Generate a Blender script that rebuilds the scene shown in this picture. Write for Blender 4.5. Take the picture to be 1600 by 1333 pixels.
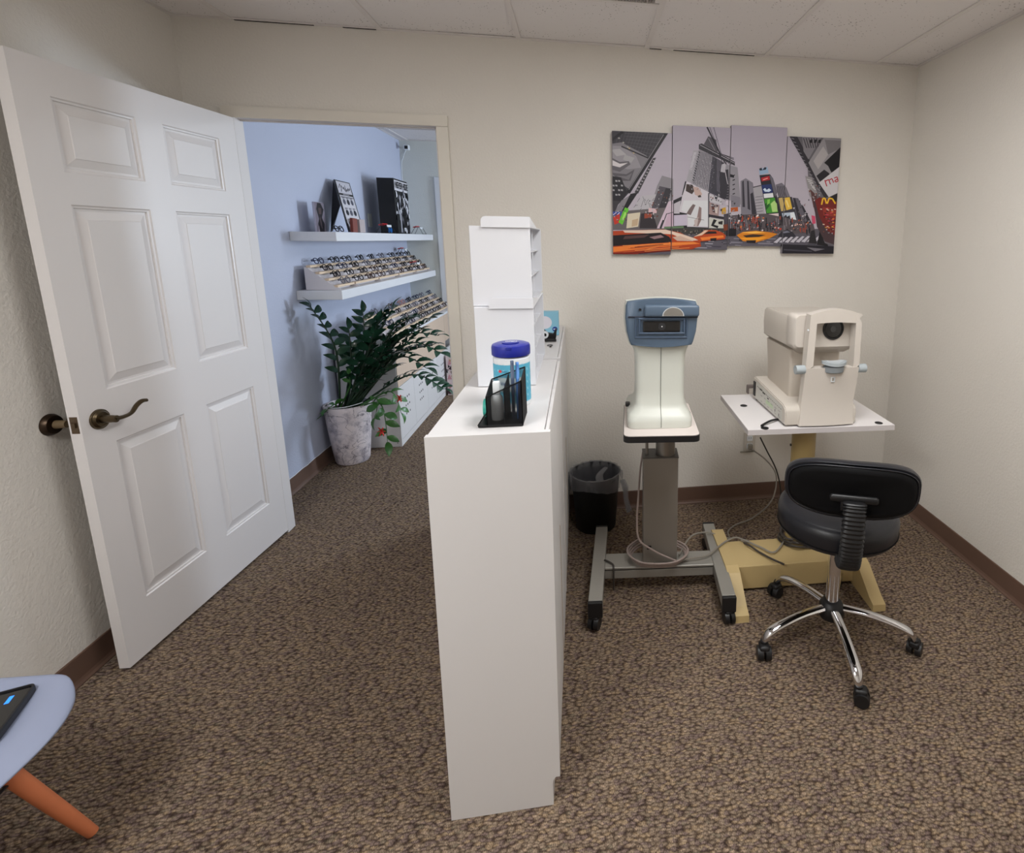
import bpy, bmesh, math, random
from mathutils import Vector, Matrix, Euler
for o in list(bpy.data.objects): bpy.data.objects.remove(o)
S = bpy.context.scene
C = S.collection
R = math.radians
random.seed(7)

# ------------------------------------------------------------------ camera
FPX, CX, CY = 829.74, 1043.71, 531.61
YAW, PITCH, ROLL = -0.1647, 0.1872, -0.0109
CAM = Vector((0.0376, -2.8366, 1.5239))
RZ = Matrix(((math.cos(YAW), -math.sin(YAW), 0), (math.sin(YAW), math.cos(YAW), 0), (0, 0, 1)))
RX = Matrix(((1, 0, 0), (0, math.cos(PITCH), math.sin(PITCH)), (0, -math.sin(PITCH), math.cos(PITCH))))
RY = Matrix(((math.cos(ROLL), 0, math.sin(ROLL)), (0, 1, 0), (-math.sin(ROLL), 0, math.cos(ROLL))))
RM = RZ @ RX @ RY          # columns: right, forward, up
cd = bpy.data.cameras.new('camera'); cam = bpy.data.objects.new('camera', cd); C.objects.link(cam)
r_, f_, u_ = RM.col[0], RM.col[1], RM.col[2]
cam.matrix_world = Matrix(((r_[0], u_[0], -f_[0], CAM[0]), (r_[1], u_[1], -f_[1], CAM[1]), (r_[2], u_[2], -f_[2], CAM[2]), (0, 0, 0, 1)))
cd.sensor_fit = 'HORIZONTAL'; cd.sensor_width = 36
cd.lens = FPX / 1600 * 36
cd.shift_x = (800 - CX) / 1600
cd.shift_y = (CY - 666.5) / 1600
cd.clip_start = .02
S.camera = cam

# ------------------------------------------------------------------ world, lamps, exposure
w = bpy.data.worlds.new('world'); S.world = w; w.use_nodes = True
w.node_tree.nodes['Background'].inputs[0].default_value = (.62, .70, .85, 1)
w.node_tree.nodes['Background'].inputs[1].default_value = .3
def area(name, loc, rot, sx, sy, power, col, spread=180):
    l = bpy.data.lights.new(name, 'AREA'); l.shape = 'RECTANGLE'; l.size = sx; l.size_y = sy
    l.energy = power; l.color = col; l.spread = R(spread)
    o = bpy.data.objects.new(name, l); C.objects.link(o); o.location = loc; o.rotation_euler = rot
    return o
H = 2.4534
area('troffer_lamp', (0.6933, -1.744, H - .012), (0, 0, 0), .56, 1.15, 17.5, (.95, .97, 1))
area('troffer_lamp', (-1.1505, -2.973, H - .012), (0, 0, 0), .56, 1.15, 26, (.95, .97, 1))
area('far_room_lamp', (0.9, 1.6, H - .035), (0, 0, 0), 1.1, .56, 16, (.92, .95, 1))
area('far_room_window', (2.3, 2.15, 1.62), (0, R(90), 0), .75, .5, 58, (.72, .84, 1.0))
S.view_settings.view_transform = 'Standard'; S.view_settings.look = 'None'
S.view_settings.gamma = 1; S.view_settings.use_curve_mapping = False
S.view_settings.exposure = 0.3

# ------------------------------------------------------------------ helpers
def on(px, py, ax, v):                      # the spot on a real plane that was measured in the photograph
    d = RM @ Vector(((px - CX) / FPX, 1, -(py - CY) / FPX))
    i = 'xyz'.index(ax)
    return CAM + d * ((v - CAM[i]) / d[i])
def lin(c): 
    return tuple((x / 255 / 12.92 if x / 255 <= .04045 else ((x / 255 + .055) / 1.055) ** 2.4) for x in c)
MT = {}
def mat(name, col, rough=.5, metal=0, bump=0, bscale=80, var=0, vscale=8, spec=.5, coat=0, trans=0, alpha=1, emit=0, wave=None):
    if name in MT: return MT[name]
    m = bpy.data.materials.new(name); m.use_nodes = True; MT[name] = m
    nt = m.node_tree; b = nt.nodes['Principled BSDF']
    c = lin(col)
    b.inputs['Base Color'].default_value = (*c, 1); b.inputs['Roughness'].default_value = rough
    b.inputs['Metallic'].default_value = metal; b.inputs['Specular IOR Level'].default_value = spec
    b.inputs['Coat Weight'].default_value = coat; b.inputs['Transmission Weight'].default_value = trans
    b.inputs['Alpha'].default_value = alpha
    if emit: b.inputs['Emission Color'].default_value = (*c, 1); b.inputs['Emission Strength'].default_value = emit
    tc = nt.nodes.new('ShaderNodeTexCoord')
    if var:
        n = nt.nodes.new('ShaderNodeTexNoise'); n.inputs['Scale'].default_value = vscale; n.inputs['Detail'].default_value = 5
        nt.links.new(tc.outputs['Object'], n.inputs['Vector'])
        mx = nt.nodes.new('ShaderNodeMixRGB')
        mx.inputs[1].default_value = (*[x * (1 - var) for x in c], 1); mx.inputs[2].default_value = (*[min(1, x * (1 + var)) for x in c], 1)
        nt.links.new(n.outputs['Fac'], mx.inputs[0]); nt.links.new(mx.outputs[0], b.inputs['Base Color'])
    if bump:
        n = nt.nodes.new('ShaderNodeTexNoise'); n.inputs['Scale'].default_value = bscale; n.inputs['Detail'].default_value = 3
        nt.links.new(tc.outputs['Object'], n.inputs['Vector'])
        bp = nt.nodes.new('ShaderNodeBump'); bp.inputs['Strength'].default_value = bump; bp.inputs['Distance'].default_value = .004
        nt.links.new(n.outputs['Fac'], bp.inputs['Height']); nt.links.new(bp.outputs['Normal'], b.inputs['Normal'])
    return m
def colmat(name='print', rough=.45):         # flat print: colour attribute of the printed shapes
    if name in MT: return MT[name]
    m = bpy.data.materials.new(name); m.use_nodes = True; MT[name] = m
    nt = m.node_tree; b = nt.nodes['Principled BSDF']; a = nt.nodes.new('ShaderNodeVertexColor'); a.layer_name = 'Col'
    nt.links.new(a.outputs['Color'], b.inputs['Base Color']); b.inputs['Roughness'].default_value = rough
    b.inputs['Specular IOR Level'].default_value = .3
    return m
def NB(): return bmesh.new()
def box(bm, a, b, bev=0, seg=2, M=None):
    a, b = [min(x, y) for x, y in zip(a, b)], [max(x, y) for x, y in zip(a, b)]
    T = Matrix.Translation([(x + y) / 2 for x, y in zip(a, b)]) @ Matrix.Diagonal([y - x for x, y in zip(a, b)] + [1])
    r = bmesh.ops.create_cube(bm, size=1, matrix=(M @ T) if M else T)
    if bev:
        es = list({e for v in r['verts'] for e in v.link_edges})
        g = bmesh.ops.bevel(bm, geom=es, offset=bev, segments=seg, affect='EDGES', profile=.5)
    return bm
def cyl(bm, p0, p1, r0, r1=None, n=20, cap=True):
    p0, p1 = Vector(p0), Vector(p1); d = p1 - p0
    q = d.to_track_quat('Z', 'Y').to_matrix().to_4x4()
    bmesh.ops.create_cone(bm, cap_ends=cap, segments=n, radius1=r0, radius2=r0 if r1 is None else r1, depth=d.length,
                          matrix=Matrix.Translation((p0 + p1) / 2) @ q)
    return bm
def sph(bm, c, r, sc=(1, 1, 1), n=14, M=None):
    T = Matrix.Translation(c) @ Matrix.Diagonal((*[r * s for s in sc], 1))
    bmesh.ops.create_uvsphere(bm, u_segments=n, v_segments=max(6, n // 2 + 2), radius=1, matrix=(M @ T) if M else T); return bm
def smooth_pts(pts, k=6, closed=False):
    P = [Vector(p) for p in pts]; out = []; n = len(P)
    rng = range(n if closed else n - 1)
    for i in rng:
        if closed: a, b, c, d = P[(i - 1) % n], P[i], P[(i + 1) % n], P[(i + 2) % n]
        else: a, b, c, d = P[max(i - 1, 0)], P[i], P[i + 1], P[min(i + 2, n - 1)]
        for j in range(k):
            t = j / k
            out.append(.5 * ((2 * b) + (c - a) * t + (2 * a - 5 * b + 4 * c - d) * t * t + (3 * b - a - 3 * c + d) * t ** 3))
    if not closed: out.append(P[-1])
    return out
def loft(bm, rings, cap=True, close=True, cyc=False):
    V = [[bm.verts.new(p) for p in ring] for ring in rings]; n = len(V[0]); m = len(V)
    for i in range(m if cyc else m - 1):
        A, B = V[i], V[(i + 1) % m]
        for j in range(n if close else n - 1):
            bm.faces.new((A[j], A[(j + 1) % n], B[(j + 1) % n], B[j]))
    if cap and close and not cyc:
        bm.faces.new(V[0][::-1]); bm.faces.new(V[-1])
    return bm
def tube(bm, pts, r, n=8, k=6, closed=False, flat=1.0, sm=True, up=None):
    P = smooth_pts(pts, k, closed) if sm else [Vector(p) for p in pts]
    m = len(P); rr = r if isinstance(r, (list, tuple)) else [r]
    rings = []; prev = None
    for i, p in enumerate(P):
        t = (P[(i + 1) % m] - P[i - 1]) if closed else (P[min(i + 1, m - 1)] - P[max(i - 1, 0)])
        if t.length < 1e-9: t = Vector((0, 0, 1))
        t.normalize()
        if prev is None:
            a = Vector(up) if up else (Vector((0, 0, 1)) if abs(t.z) < .9 else Vector((1, 0, 0)))
        else: a = prev
        nrm = (a - t * a.dot(t)).normalized(); prev = nrm; bn = t.cross(nrm)
        f = i / (m - 1) * (len(rr) - 1); i0 = min(int(f), len(rr) - 1); i1 = min(i0 + 1, len(rr) - 1)
        ra = rr[i0] + (rr[i1] - rr[i0]) * (f - i0)
        rings.append([p + (nrm * math.cos(2 * math.pi * j / n) * flat + bn * math.sin(2 * math.pi * j / n)) * ra for j in range(n)])
    return loft(bm, rings, cap=True, cyc=closed)
def lathe(bm, prof, c=(0, 0, 0), n=32, sx=1, sy=1):
    c = Vector(c)
    rings = [[c + Vector((r * math.cos(2 * math.pi * j / n) * sx, r * math.sin(2 * math.pi * j / n) * sy, z)) for j in range(n)] for r, z in prof]
    return loft(bm, rings, cap=True)
def prism(bm, pts, lo, hi, ax='z'):          # polygon extruded along an axis
    def P(p, h):
        return {'z': (p[0], p[1], h), 'y': (p[0], h, p[1]), 'x': (h, p[0], p[1])}[ax]
    return loft(bm, [[Vector(P(p, lo)) for p in pts], [Vector(P(p, hi)) for p in pts]])
def obj(name, bm, m, parent=None, smooth=False, M=None):
    bmesh.ops.recalc_face_normals(bm, faces=bm.faces)
    if M: bmesh.ops.transform(bm, matrix=M, verts=bm.verts)
    me = bpy.data.meshes.new(name); bm.to_mesh(me); bm.free()
    me.materials.append(m)
    if smooth:
        for p in me.polygons: p.use_smooth = True
        try: me.set_sharp_from_angle(angle=R(smooth if smooth is not True else 40))
        except Exception: pass
    o = bpy.data.objects.new(name, me); C.objects.link(o)
    if parent: 
        o.parent = parent; o.matrix_parent_inverse = Matrix.Identity(4) if False else parent_inv(parent)
    return o
def parent_inv(p):
    return world_m(p).inverted()
def world_m(p):
    m = p.matrix_basis.copy()
    if p.parent: m = world_m(p.parent) @ p.matrix_parent_inverse @ m
    return m
def tag(o, label=None, cat=None, group=None, kind=None):
    if label: o['label'] = label
    if cat: o['category'] = cat
    if group: o['group'] = group
    if kind: o['kind'] = kind
    return o
def thing(name, label, cat, loc=(0, 0, 0), rz=0, group=None):
    o = bpy.data.objects.new(name, None); C.objects.link(o); o.location = loc; o.rotation_euler = (0, 0, rz)
    o.empty_display_size = .05
    return tag(o, label, cat, group)
def lobj(name, bm, m, parent, smooth=False):  # mesh given in its parent's own coordinates
    o = obj(name, bm, m, None, smooth); o.parent = parent; return o
def struct(name, bm, m, parent=None, smooth=False):
    o = obj(name, bm, m, parent, smooth)
    if not parent: o['kind'] = 'structure'
    return o
def dup(root, loc=None, rz=None, label=None, group=None):
    def cp(o, par):
        c = o.copy(); C.objects.link(c)
        if par: c.parent = par
        for ch in list(o.children): cp(ch, c)
        return c
    r = cp(root, None)
    if loc is not None: r.location = loc
    if rz is not None: r.rotation_euler = (0, 0, rz)
    if label: r['label'] = label
    if group: r['group'] = group
    return r
def tmesh(txt, size=1, ext=0, align='CENTER', bold=0):
    cu = bpy.data.curves.new('txt', 'FONT'); cu.body = txt; cu.size = size; cu.extrude = ext; cu.align_x = align; cu.align_y = 'CENTER'; cu.offset = bold
    cu.resolution_u = 3
    o = bpy.data.objects.new('txt', cu); C.objects.link(o); dg = bpy.context.evaluated_depsgraph_get()
    me = bpy.data.meshes.new_from_object(o.evaluated_get(dg)); bpy.data.objects.remove(o)
    bm = NB(); bm.from_mesh(me); bpy.data.meshes.remove(me); return bm
def text(name, txt, size, m, parent, M, bold=0, ext=.0002):
    bm = tmesh(txt, size, ext, bold=bold); bmesh.ops.transform(bm, matrix=M, verts=bm.verts)
    me = bpy.data.meshes.new(name); bm.to_mesh(me); bm.free(); me.materials.append(m)
    o = bpy.data.objects.new(name, me); C.objects.link(o); o.parent = parent
    if parent: o.matrix_parent_inverse = parent_inv(parent)
    return o
def clip(poly, x0, x1, y0, y1):
    def cut(P, f, inter):
        out = []
        for i in range(len(P)):
            a, b = P[i - 1], P[i]; fa, fb = f(a), f(b)
            if fb >= 0:
                if fa < 0: out.append(inter(a, b, fa, fb))
                out.append(b)
            elif fa >= 0: out.append(inter(a, b, fa, fb))
        return out
    it = lambda a, b, fa, fb: (a[0] + (b[0] - a[0]) * fa / (fa - fb), a[1] + (b[1] - a[1]) * fa / (fa - fb))
    for f in (lambda p: p[0] - x0, lambda p: x1 - p[0], lambda p: p[1] - y0, lambda p: y1 - p[1]):
        if len(poly) < 3: return []
        poly = cut(poly, f, it)
    return poly if len(poly) >= 3 else []
def printed(name, polys, place, parent, x0, x1, y0, y1, m=None, step=.00006):
    """flat print made of coloured shapes; place(u, v, lift) -> point"""
    bm = NB(); L = bm.loops.layers.float_color.new('Col'); k = 0
    for poly, col in polys:
        p = clip(poly, x0, x1, y0, y1)
        if not p: continue
        k += 1
        try: f = bm.faces.new([bm.verts.new(place(u, v, step * k)) for u, v in p])
        except Exception: continue
        c = lin(col)
        for l in f.loops: l[L] = (*c, 1)
    me = bpy.data.meshes.new(name); bm.to_mesh(me); bm.free(); me.materials.append(m or colmat())
    o = bpy.data.objects.new(name, me); C.objects.link(o); o.parent = parent
    if parent: o.matrix_parent_inverse = parent_inv(parent)
    return o
def line(a, b, w):
    d = Vector((b[0] - a[0], b[1] - a[1])); n = Vector((-d.y, d.x)).normalized() * w / 2
    return [(a[0] + n.x, a[1] + n.y), (b[0] + n.x, b[1] + n.y), (b[0] - n.x, b[1] - n.y), (a[0] - n.x, a[1] - n.y)]

# ------------------------------------------------------------------ surface materials
CREAM = mat('cream_wall_paint', (226, 221, 213), .75, bump=.55, bscale=95, var=.025, vscale=2)
TRIM = mat('cream_trim_paint', (222, 216, 205), .45)
BLUE = mat('blue_wall_paint', (186, 192, 211), .75, bump=.4, bscale=90)
FARW = mat('pale_grey_wall_paint', (214, 217, 212), .8, bump=.3, bscale=90)
DOORW = mat('white_door_paint', (226, 222, 221), .33, bump=.05, bscale=30)
BASE = mat('brown_vinyl_base', (104, 80, 68), .5)
WHITE = mat('white_laminate', (219, 217, 217), .4)
WHITE2 = mat('white_card', (222, 223, 228), .55)
BLACKP = mat('black_plastic', (22, 22, 24), .45)
def carpet_mat():
    m = bpy.data.materials.new('loop_carpet'); m.use_nodes = True; nt = m.node_tree; b = nt.nodes['Principled BSDF']
    L = nt.links.new; N = nt.nodes.new
    tc = N('ShaderNodeTexCoord')
    # wobble the loop rows
    nz = N('ShaderNodeTexNoise'); nz.inputs['Scale'].default_value = 20; nz.inputs['Detail'].default_value = 4; nz.inputs['Roughness'].default_value = .65
    L(tc.outputs['Object'], nz.inputs['Vector'])
    sub = N('ShaderNodeVectorMath'); sub.operation = 'SUBTRACT'; sub.inputs[1].default_value = (.5, .5, .5); L(nz.outputs['Color'], sub.inputs[0])
    sc = N('ShaderNodeVectorMath'); sc.operation = 'SCALE'; sc.inputs['Scale'].default_value = .022; L(sub.outputs[0], sc.inputs[0])
    ad = N('ShaderNodeVectorMath'); L(tc.outputs['Object'], ad.inputs[0]); L(sc.outputs[0], ad.inputs[1])
    mp = N('ShaderNodeMapping'); mp.inputs['Scale'].default_value = (64, 128, 1); mp.inputs['Rotation'].default_value = (0, 0, R(6)); L(ad.outputs[0], mp.inputs['Vector'])
    vo = N('ShaderNodeTexVoronoi'); vo.voronoi_dimensions = '2D'; vo.inputs['Scale'].default_value = 1; vo.inputs['Randomness'].default_value = .9
    L(mp.outputs[0], vo.inputs['Vector'])
    ramp = N('ShaderNodeValToRGB'); e = ramp.color_ramp.elements
    e[0].position = 0; e[0].color = (*lin((176, 158, 140)), 1); e[1].position = .8; e[1].color = (*lin((92, 78, 68)), 1)
    x = e.new(.34); x.color = (*lin((158, 141, 124)), 1); x = e.new(.56); x.color = (*lin((124, 108, 94)), 1)
    L(vo.outputs['Distance'], ramp.inputs['Fac'])
    # per-loop tint: purple, tan, grey flecks
    sep = N('ShaderNodeSeparateColor'); L(vo.outputs['Color'], sep.inputs[0])
    r2 = N('ShaderNodeValToRGB'); e = r2.color_ramp.elements; r2.color_ramp.interpolation = 'CONSTANT'
    e[0].position = 0; e[0].color = (.58, .54, .60, 1); e[1].position = .22; e[1].color = (.80, .77, .74, 1)
    for p, c in ((.5, (.66, .63, .60, 1)), (.74, (.92, .86, .74, 1)), (.9, (.62, .63, .60, 1)), (.95, (1.0, .94, .88, 1))):
        x = e.new(p); x.color = c
    L(sep.outputs[0], r2.inputs['Fac'])
    fm = N('ShaderNodeMapping'); fm.inputs['Scale'].default_value = (420, 190, 1); L(tc.outputs['Object'], fm.inputs['Vector'])
    fn = N('ShaderNodeTexNoise'); fn.inputs['Scale'].default_value = 1; fn.inputs['Detail'].default_value = 3; L(fm.outputs[0], fn.inputs['Vector'])
    mr = N('ShaderNodeMapRange'); mr.inputs['From Min'].default_value = .32; mr.inputs['From Max'].default_value = .68; mr.inputs['To Min'].default_value = .45; mr.inputs['To Max'].default_value = 1.45; L(fn.outputs['Fac'], mr.inputs['Value'])
    m1 = N('ShaderNodeMixRGB'); m1.blend_type = 'MULTIPLY'; m1.inputs[0].default_value = 1; L(ramp.outputs[0], m1.inputs[1]); L(r2.outputs[0], m1.inputs[2])
    m2 = N('ShaderNodeVectorMath'); m2.operation = 'SCALE'; L(m1.outputs[0], m2.inputs[0]); L(mr.outputs[0], m2.inputs['Scale'])
    m3 = N('ShaderNodeVectorMath'); m3.operation = 'SCALE'; L(m2.outputs[0], m3.inputs[0]); m3.inputs['Scale'].default_value = .86
    L(m3.outputs[0], b.inputs['Base Color']); b.inputs['Roughness'].default_value = 1; b.inputs['Specular IOR Level'].default_value = .05
    inv = N('ShaderNodeMath'); inv.operation = 'SUBTRACT'; inv.inputs[0].default_value = 1; L(vo.outputs['Distance'], inv.inputs[1])
    bp = N('ShaderNodeBump'); bp.inputs['Strength'].default_value = .55; bp.inputs['Distance'].default_value = .005
    L(inv.outputs[0], bp.inputs['Height']); L(bp.outputs[0], b.inputs['Normal'])
    return m
CARPET = carpet_mat()
def tile_mat():
    m = bpy.data.materials.new('ceiling_tile'); m.use_nodes = True; nt = m.node_tree; b = nt.nodes['Principled BSDF']; L = nt.links.new
    tc = nt.nodes.new('ShaderNodeTexCoord'); oi = nt.nodes.new('ShaderNodeObjectInfo'); ad = nt.nodes.new('ShaderNodeVectorMath')
    L(tc.outputs['Object'], ad.inputs[0]); L(oi.outputs['Location'], ad.inputs[1])
    v = nt.nodes.new('ShaderNodeTexVoronoi'); v.inputs['Scale'].default_value = 60; L(ad.outputs[0], v.inputs['Vector'])
    n = nt.nodes.new('ShaderNodeTexNoise'); n.inputs['Scale'].default_value = 6; L(ad.outputs[0], n.inputs['Vector'])
    mr = nt.nodes.new('ShaderNodeMapRange'); mr.inputs['From Min'].default_value = .35; mr.inputs['From Max'].default_value = .75
    mr.inputs['To Min'].default_value = .06; mr.inputs['To Max'].default_value = .22; L(n.outputs['Fac'], mr.inputs['Value'])
    lt = nt.nodes.new('ShaderNodeMath'); lt.operation = 'LESS_THAN'; L(v.outputs['Distance'], lt.inputs[0]); L(mr.outputs[0], lt.inputs[1])
    mx = nt.nodes.new('ShaderNodeMixRGB'); mx.inputs[1].default_value = (*lin((238, 233, 231)), 1); mx.inputs[2].default_value = (*lin((168, 160, 155)), 1)
    L(lt.outputs[0], mx.inputs[0]); L(mx.outputs[0], b.inputs['Base Color']); b.inputs['Roughness'].default_value = .9
    bp = nt.nodes.new('ShaderNodeBump'); bp.invert = True; bp.inputs['Strength'].default_value = .4; bp.inputs['Distance'].default_value = .003
    L(lt.outputs[0], bp.inputs['Height']); L(bp.outputs[0], b.inputs['Normal'])
    return m
TILE = tile_mat()

# ------------------------------------------------------------------ room shell
XL, XR, YF, YB = -1.69, 1.866, -4.7, 3.0
WT = .055
XO0, XO1, ZO = -1.49, -.63, 2.045            # doorway
b = NB(); box(b, (XL - .12, YF - .12, -.1), (2.9, YB + .12, 0)); box(b, (-1.4, YB + .12, -.1), (0.3, 5.2, 0)); struct('floor', b, CARPET)
b = NB(); box(b, (XL - .1, YF, 0), (XL, .05, H + .1)); struct('wall_left', b, CREAM)
b = NB(); box(b, (XL - .1, .05, 0), (XL, YB, H + .1)); struct('wall_far_left', b, BLUE)
b = NB(); box(b, (XR, YF, 0), (XR + .1, WT, H + .1)); struct('wall_right', b, CREAM)
b = NB(); box(b, (XL - .1, YF - .1, 0), (XR + .1, YF, H + .1)); struct('wall_front', b, CREAM)
b = NB()
box(b, (XL, 0, 0), (XO0 - .02, WT, H + .1)); box(b, (XO1 + .02, 0, 0), (XR, WT, H + .1)); box(b, (XO0 - .02, 0, ZO + .02), (XO1 + .02, WT, H + .1))
struct('wall_back', b, CREAM)
XW = 2.6
b = NB(); box(b, (XR, WT, 0), (XW, WT + .1, H + .1)); box(b, (XW, WT, 0), (XW + .1, YB, .9)); box(b, (XW, WT, 2.2), (XW + .1, YB, H + .1))
box(b, (XW, WT, .9), (XW + .1, 1.4, 2.2)); box(b, (XW, 2.9, .9), (XW + .1, YB, 2.2)); struct('wall_far_right', b, FARW)
# far wall with its own doorway
FD0, FD1, FDZ = -1.31, -.42, 2.05
b = NB(); box(b, (XL, YB, 0), (FD0 - .02, YB + WT, H + .1)); box(b, (FD1 + .02, YB, 0), (XW + .1, YB + WT, H + .1)); box(b, (FD0 - .02, YB, FDZ + .02), (FD1 + .02, YB + WT, H + .1))
struct('wall_far', b, FARW)
WTRIM = mat('white_trim_paint', (226, 229, 233), .4)
b = NB()
for y0, y1 in ((YB - .016, YB),):
    box(b, (FD0 - .075, y0, 0), (FD0 - .01, y1, FDZ + .065), .004); box(b, (FD1 + .01, y0, 0), (FD1 + .075, y1, FDZ + .065), .004); box(b, (FD0 - .01, y0, FDZ), (FD1 + .01, y1, FDZ + .065), .004)
box(b, (FD0 - .02, YB, 0), (FD0, YB + WT, FDZ + .02)); box(b, (FD1, YB, 0), (FD1 + .02, YB + WT, FDZ + .02)); box(b, (FD0, YB, FDZ), (FD1, YB + WT, FDZ + .02))
struct('trim_2', b, WTRIM)
b = NB(); box(b, (-1.5, 5.2, 0), (.4, 5.3, H)); box(b, (-1.5, YB + WT, 0), (-1.4, 5.2, H)); box(b, (.3, YB + WT, 0), (.4, 5.2, H)); struct('wall_far_corridor', b, FARW)
b = NB(); box(b, (-1.5, YB + WT, H), (.4, 5.3, H + .1)); struct('ceiling', b, FARW)
# door casing of the near doorway
b = NB()
cw, ct = .057, .014
def casing(b, y0, y1):
    box(b, (XO0 - cw + .008, y0, 0), (XO0 - .014, y1, ZO - .0), .004, 2)
    box(b, (XO1 + .002, y0, 0), (XO1 + cw, y1, ZO + .0), .004, 2)
    prism(b, [(XO0 - cw + .008, ZO + .048), (XO1 + cw, ZO + .048), (XO1 + .002, ZO), (XO0 - .002, ZO)], y0, y1, 'y')
    prism(b, [(XO1 + cw, ZO + .048), (XO1 + cw, ZO), (XO1 + .002, ZO)], y0, y1, 'y')
    prism(b, [(XO0 - cw + .008, ZO + .048), (XO0 - .002, ZO), (XO0 - cw + .008, ZO)], y0, y1, 'y')
casing(b, -ct, 0); casing(b, WT, WT + ct)
struct('trim_1', b, TRIM)
b = NB()
box(b, (XO0 - .013, -.0142, 0), (XO0, 0, ZO)); box(b, (XO0 - .02, 0, 0), (XO0, WT, ZO + .02)); box(b, (XO1, 0, 0), (XO1 + .02, WT, ZO + .02)); box(b, (XO0, 0, ZO), (XO1, WT, ZO + .02))
box(b, (XO1 - .012, .036, 0), (XO1, .05, ZO)); box(b, (XO0, .036, ZO - .006), (XO1, .05, ZO))
struct('trim_3', b, DOORW)
# vinyl cove base
def cove(bm, p, q, nrm):
    p, q, n = Vector((*p, 0)), Vector((*q, 0)), Vector((*nrm, 0))
    prof = [(.0005, 0), (.014, 0), (.0145, .004), (.009, .012), (.006, .022), (.005, .098), (.0035, .1015), (.0005, .102)]
    loft(bm, [[p + n * a + Vector((0, 0, z)) for a, z in prof], [q + n * a + Vector((0, 0, z)) for a, z in prof]])
b = NB(); cove(b, (XO1 + cw, 0), (XR, 0), (0, -1)); struct('baseboard_back', b, BASE)
b = NB(); cove(b, (XR, 0), (XR, YF), (-1, 0)); struct('baseboard_right', b, BASE)
b = NB(); cove(b, (XL, 0), (XL, YF), (1, 0)); struct('baseboard_left', b, BASE)
b = NB(); cove(b, (XL, WT), (XL, YB), (1, 0)); bf = struct('baseboard_far_left', b, BASE)
b = NB(); pts = [(XL + .004, WT + .03 + i * .05, .103 + .0018 * math.sin(i * 2.1) + .001 * math.sin(i * 5)) for i in range(22)]
tube(b, pts, .0028, 6, 3); o = struct('paint_bead', b, mat('bead_white', (226, 228, 236), .6), bf); 
b = NB(); cove(b, (XL, YB), (FD0 - .08, YB), (0, -1)); struct('baseboard_far', b, BASE)
b = NB(); cove(b, (XL, YF), (XR, YF), (0, 1)); struct('baseboard_front', b, BASE)

# ------------------------------------------------------------------ suspended ceilings
def grid_ceiling(name, x0, x1, ys, gx, skip, mtile, mbar, split=None):
    pitch = .6146
    xs = [x0] + [gx + i * pitch for i in range(-12, 12) if x0 + .02 < gx + i * pitch < x1 - .02] + [x1]
    y0, y1 = ys[0], ys[-1]
    b = NB()
    for x in xs[1:-1]: box(b, (x - .012, y0, H), (x + .012, y1, H + .004)); box(b, (x - .002, y0, H + .004), (x + .002, y1, H + .035))
    cells = [(i, j, ys[j], ys[j + 1]) for i in range(len(xs) - 1) for j in range(len(ys) - 1)]
    if split: cells = [c for c in cells if c[:2] != split[:2]] + [(split[0], split[1], split[2], ys[split[1] + 1])]
    for y in ys[1:-1]:
        for i in range(len(xs) - 1): box(b, (xs[i] + .012, y - .012, H), (xs[i + 1] - .012, y + .012, H + .0037))
    if split: box(b, (xs[split[0]] + .012, split[2] - .012, H), (xs[split[0] + 1] - .012, split[2] + .012, H + .0037))
    box(b, (x0, y0, H), (x0 + .02, y1, H + .003)); box(b, (x1 - .02, y0, H), (x1, y1, H + .003))
    box(b, (x0 + .02, y0, H), (x1 - .02, y0 + .02, H + .003)); box(b, (x0 + .02, y1 - .02, H), (x1 - .02, y1, H + .003))
    box(b, (x0, y0, H + .09), (x1, y1, H + .1))
    root = struct(name, b, mbar); cache = {}
    for i, j, ya, yb in cells:
        if (i, j) in skip: continue
        wx, wy = xs[i + 1] - xs[i] - .005, yb - ya - .006
        k = (round(wx, 3), round(wy, 3))
        if k not in cache:
            t = NB(); box(t, (-wx / 2, -wy / 2, 0), (wx / 2, wy / 2, .014), .002, 1)
            me = bpy.data.meshes.new('ceiling_tile'); t.to_mesh(me); t.free(); me.materials.append(mtile); cache[k] = me
        o = bpy.data.objects.new('ceiling_tile', cache[k]); C.objects.link(o); o.parent = root
        o.location = ((xs[i] + xs[i + 1]) / 2, (ya + yb) / 2, H + .0045)
        o.rotation_euler = (random.uniform(-.0015, .0015), random.uniform(-.0015, .0015), 0)
    return root
BAR = mat('ceiling_grid_white', (232, 226, 223), .6)
GX, GY = .386, -.499
xs = [XL] + [GX + i * .6146 for i in range(-12, 12) if XL + .02 < GX + i * .6146 < XR - .02] + [XR]
ys = [YF, -3.588, -2.3588, -1.1296, 0]
vi = max(i for i, x in enumerate(xs) if x < 0.1)
ce = grid_ceiling('ceiling', XL, XR, ys, GX, {(vi + 1, 2), (vi - 2, 1)}, TILE, BAR, (vi, 3, GY))
GAP = mat('ceiling_gap_dark', (40, 34, 28), .9)
b = NB()
for xa, xb in ((-1.44, -1.12), (-1.0, -.86), (.40, .46), (.52, .94)):
    box(b, (xa, -.0075, H - .0015), (xb, -.0003, H + .0002))
struct('wall_angle_gap', b, GAP, ce)['kind'] = 'stuff'
grid_ceiling('ceiling', XL, XW, [WT, 1.19, 2.42, YB], -1.0, set(), TILE, BAR)
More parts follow.
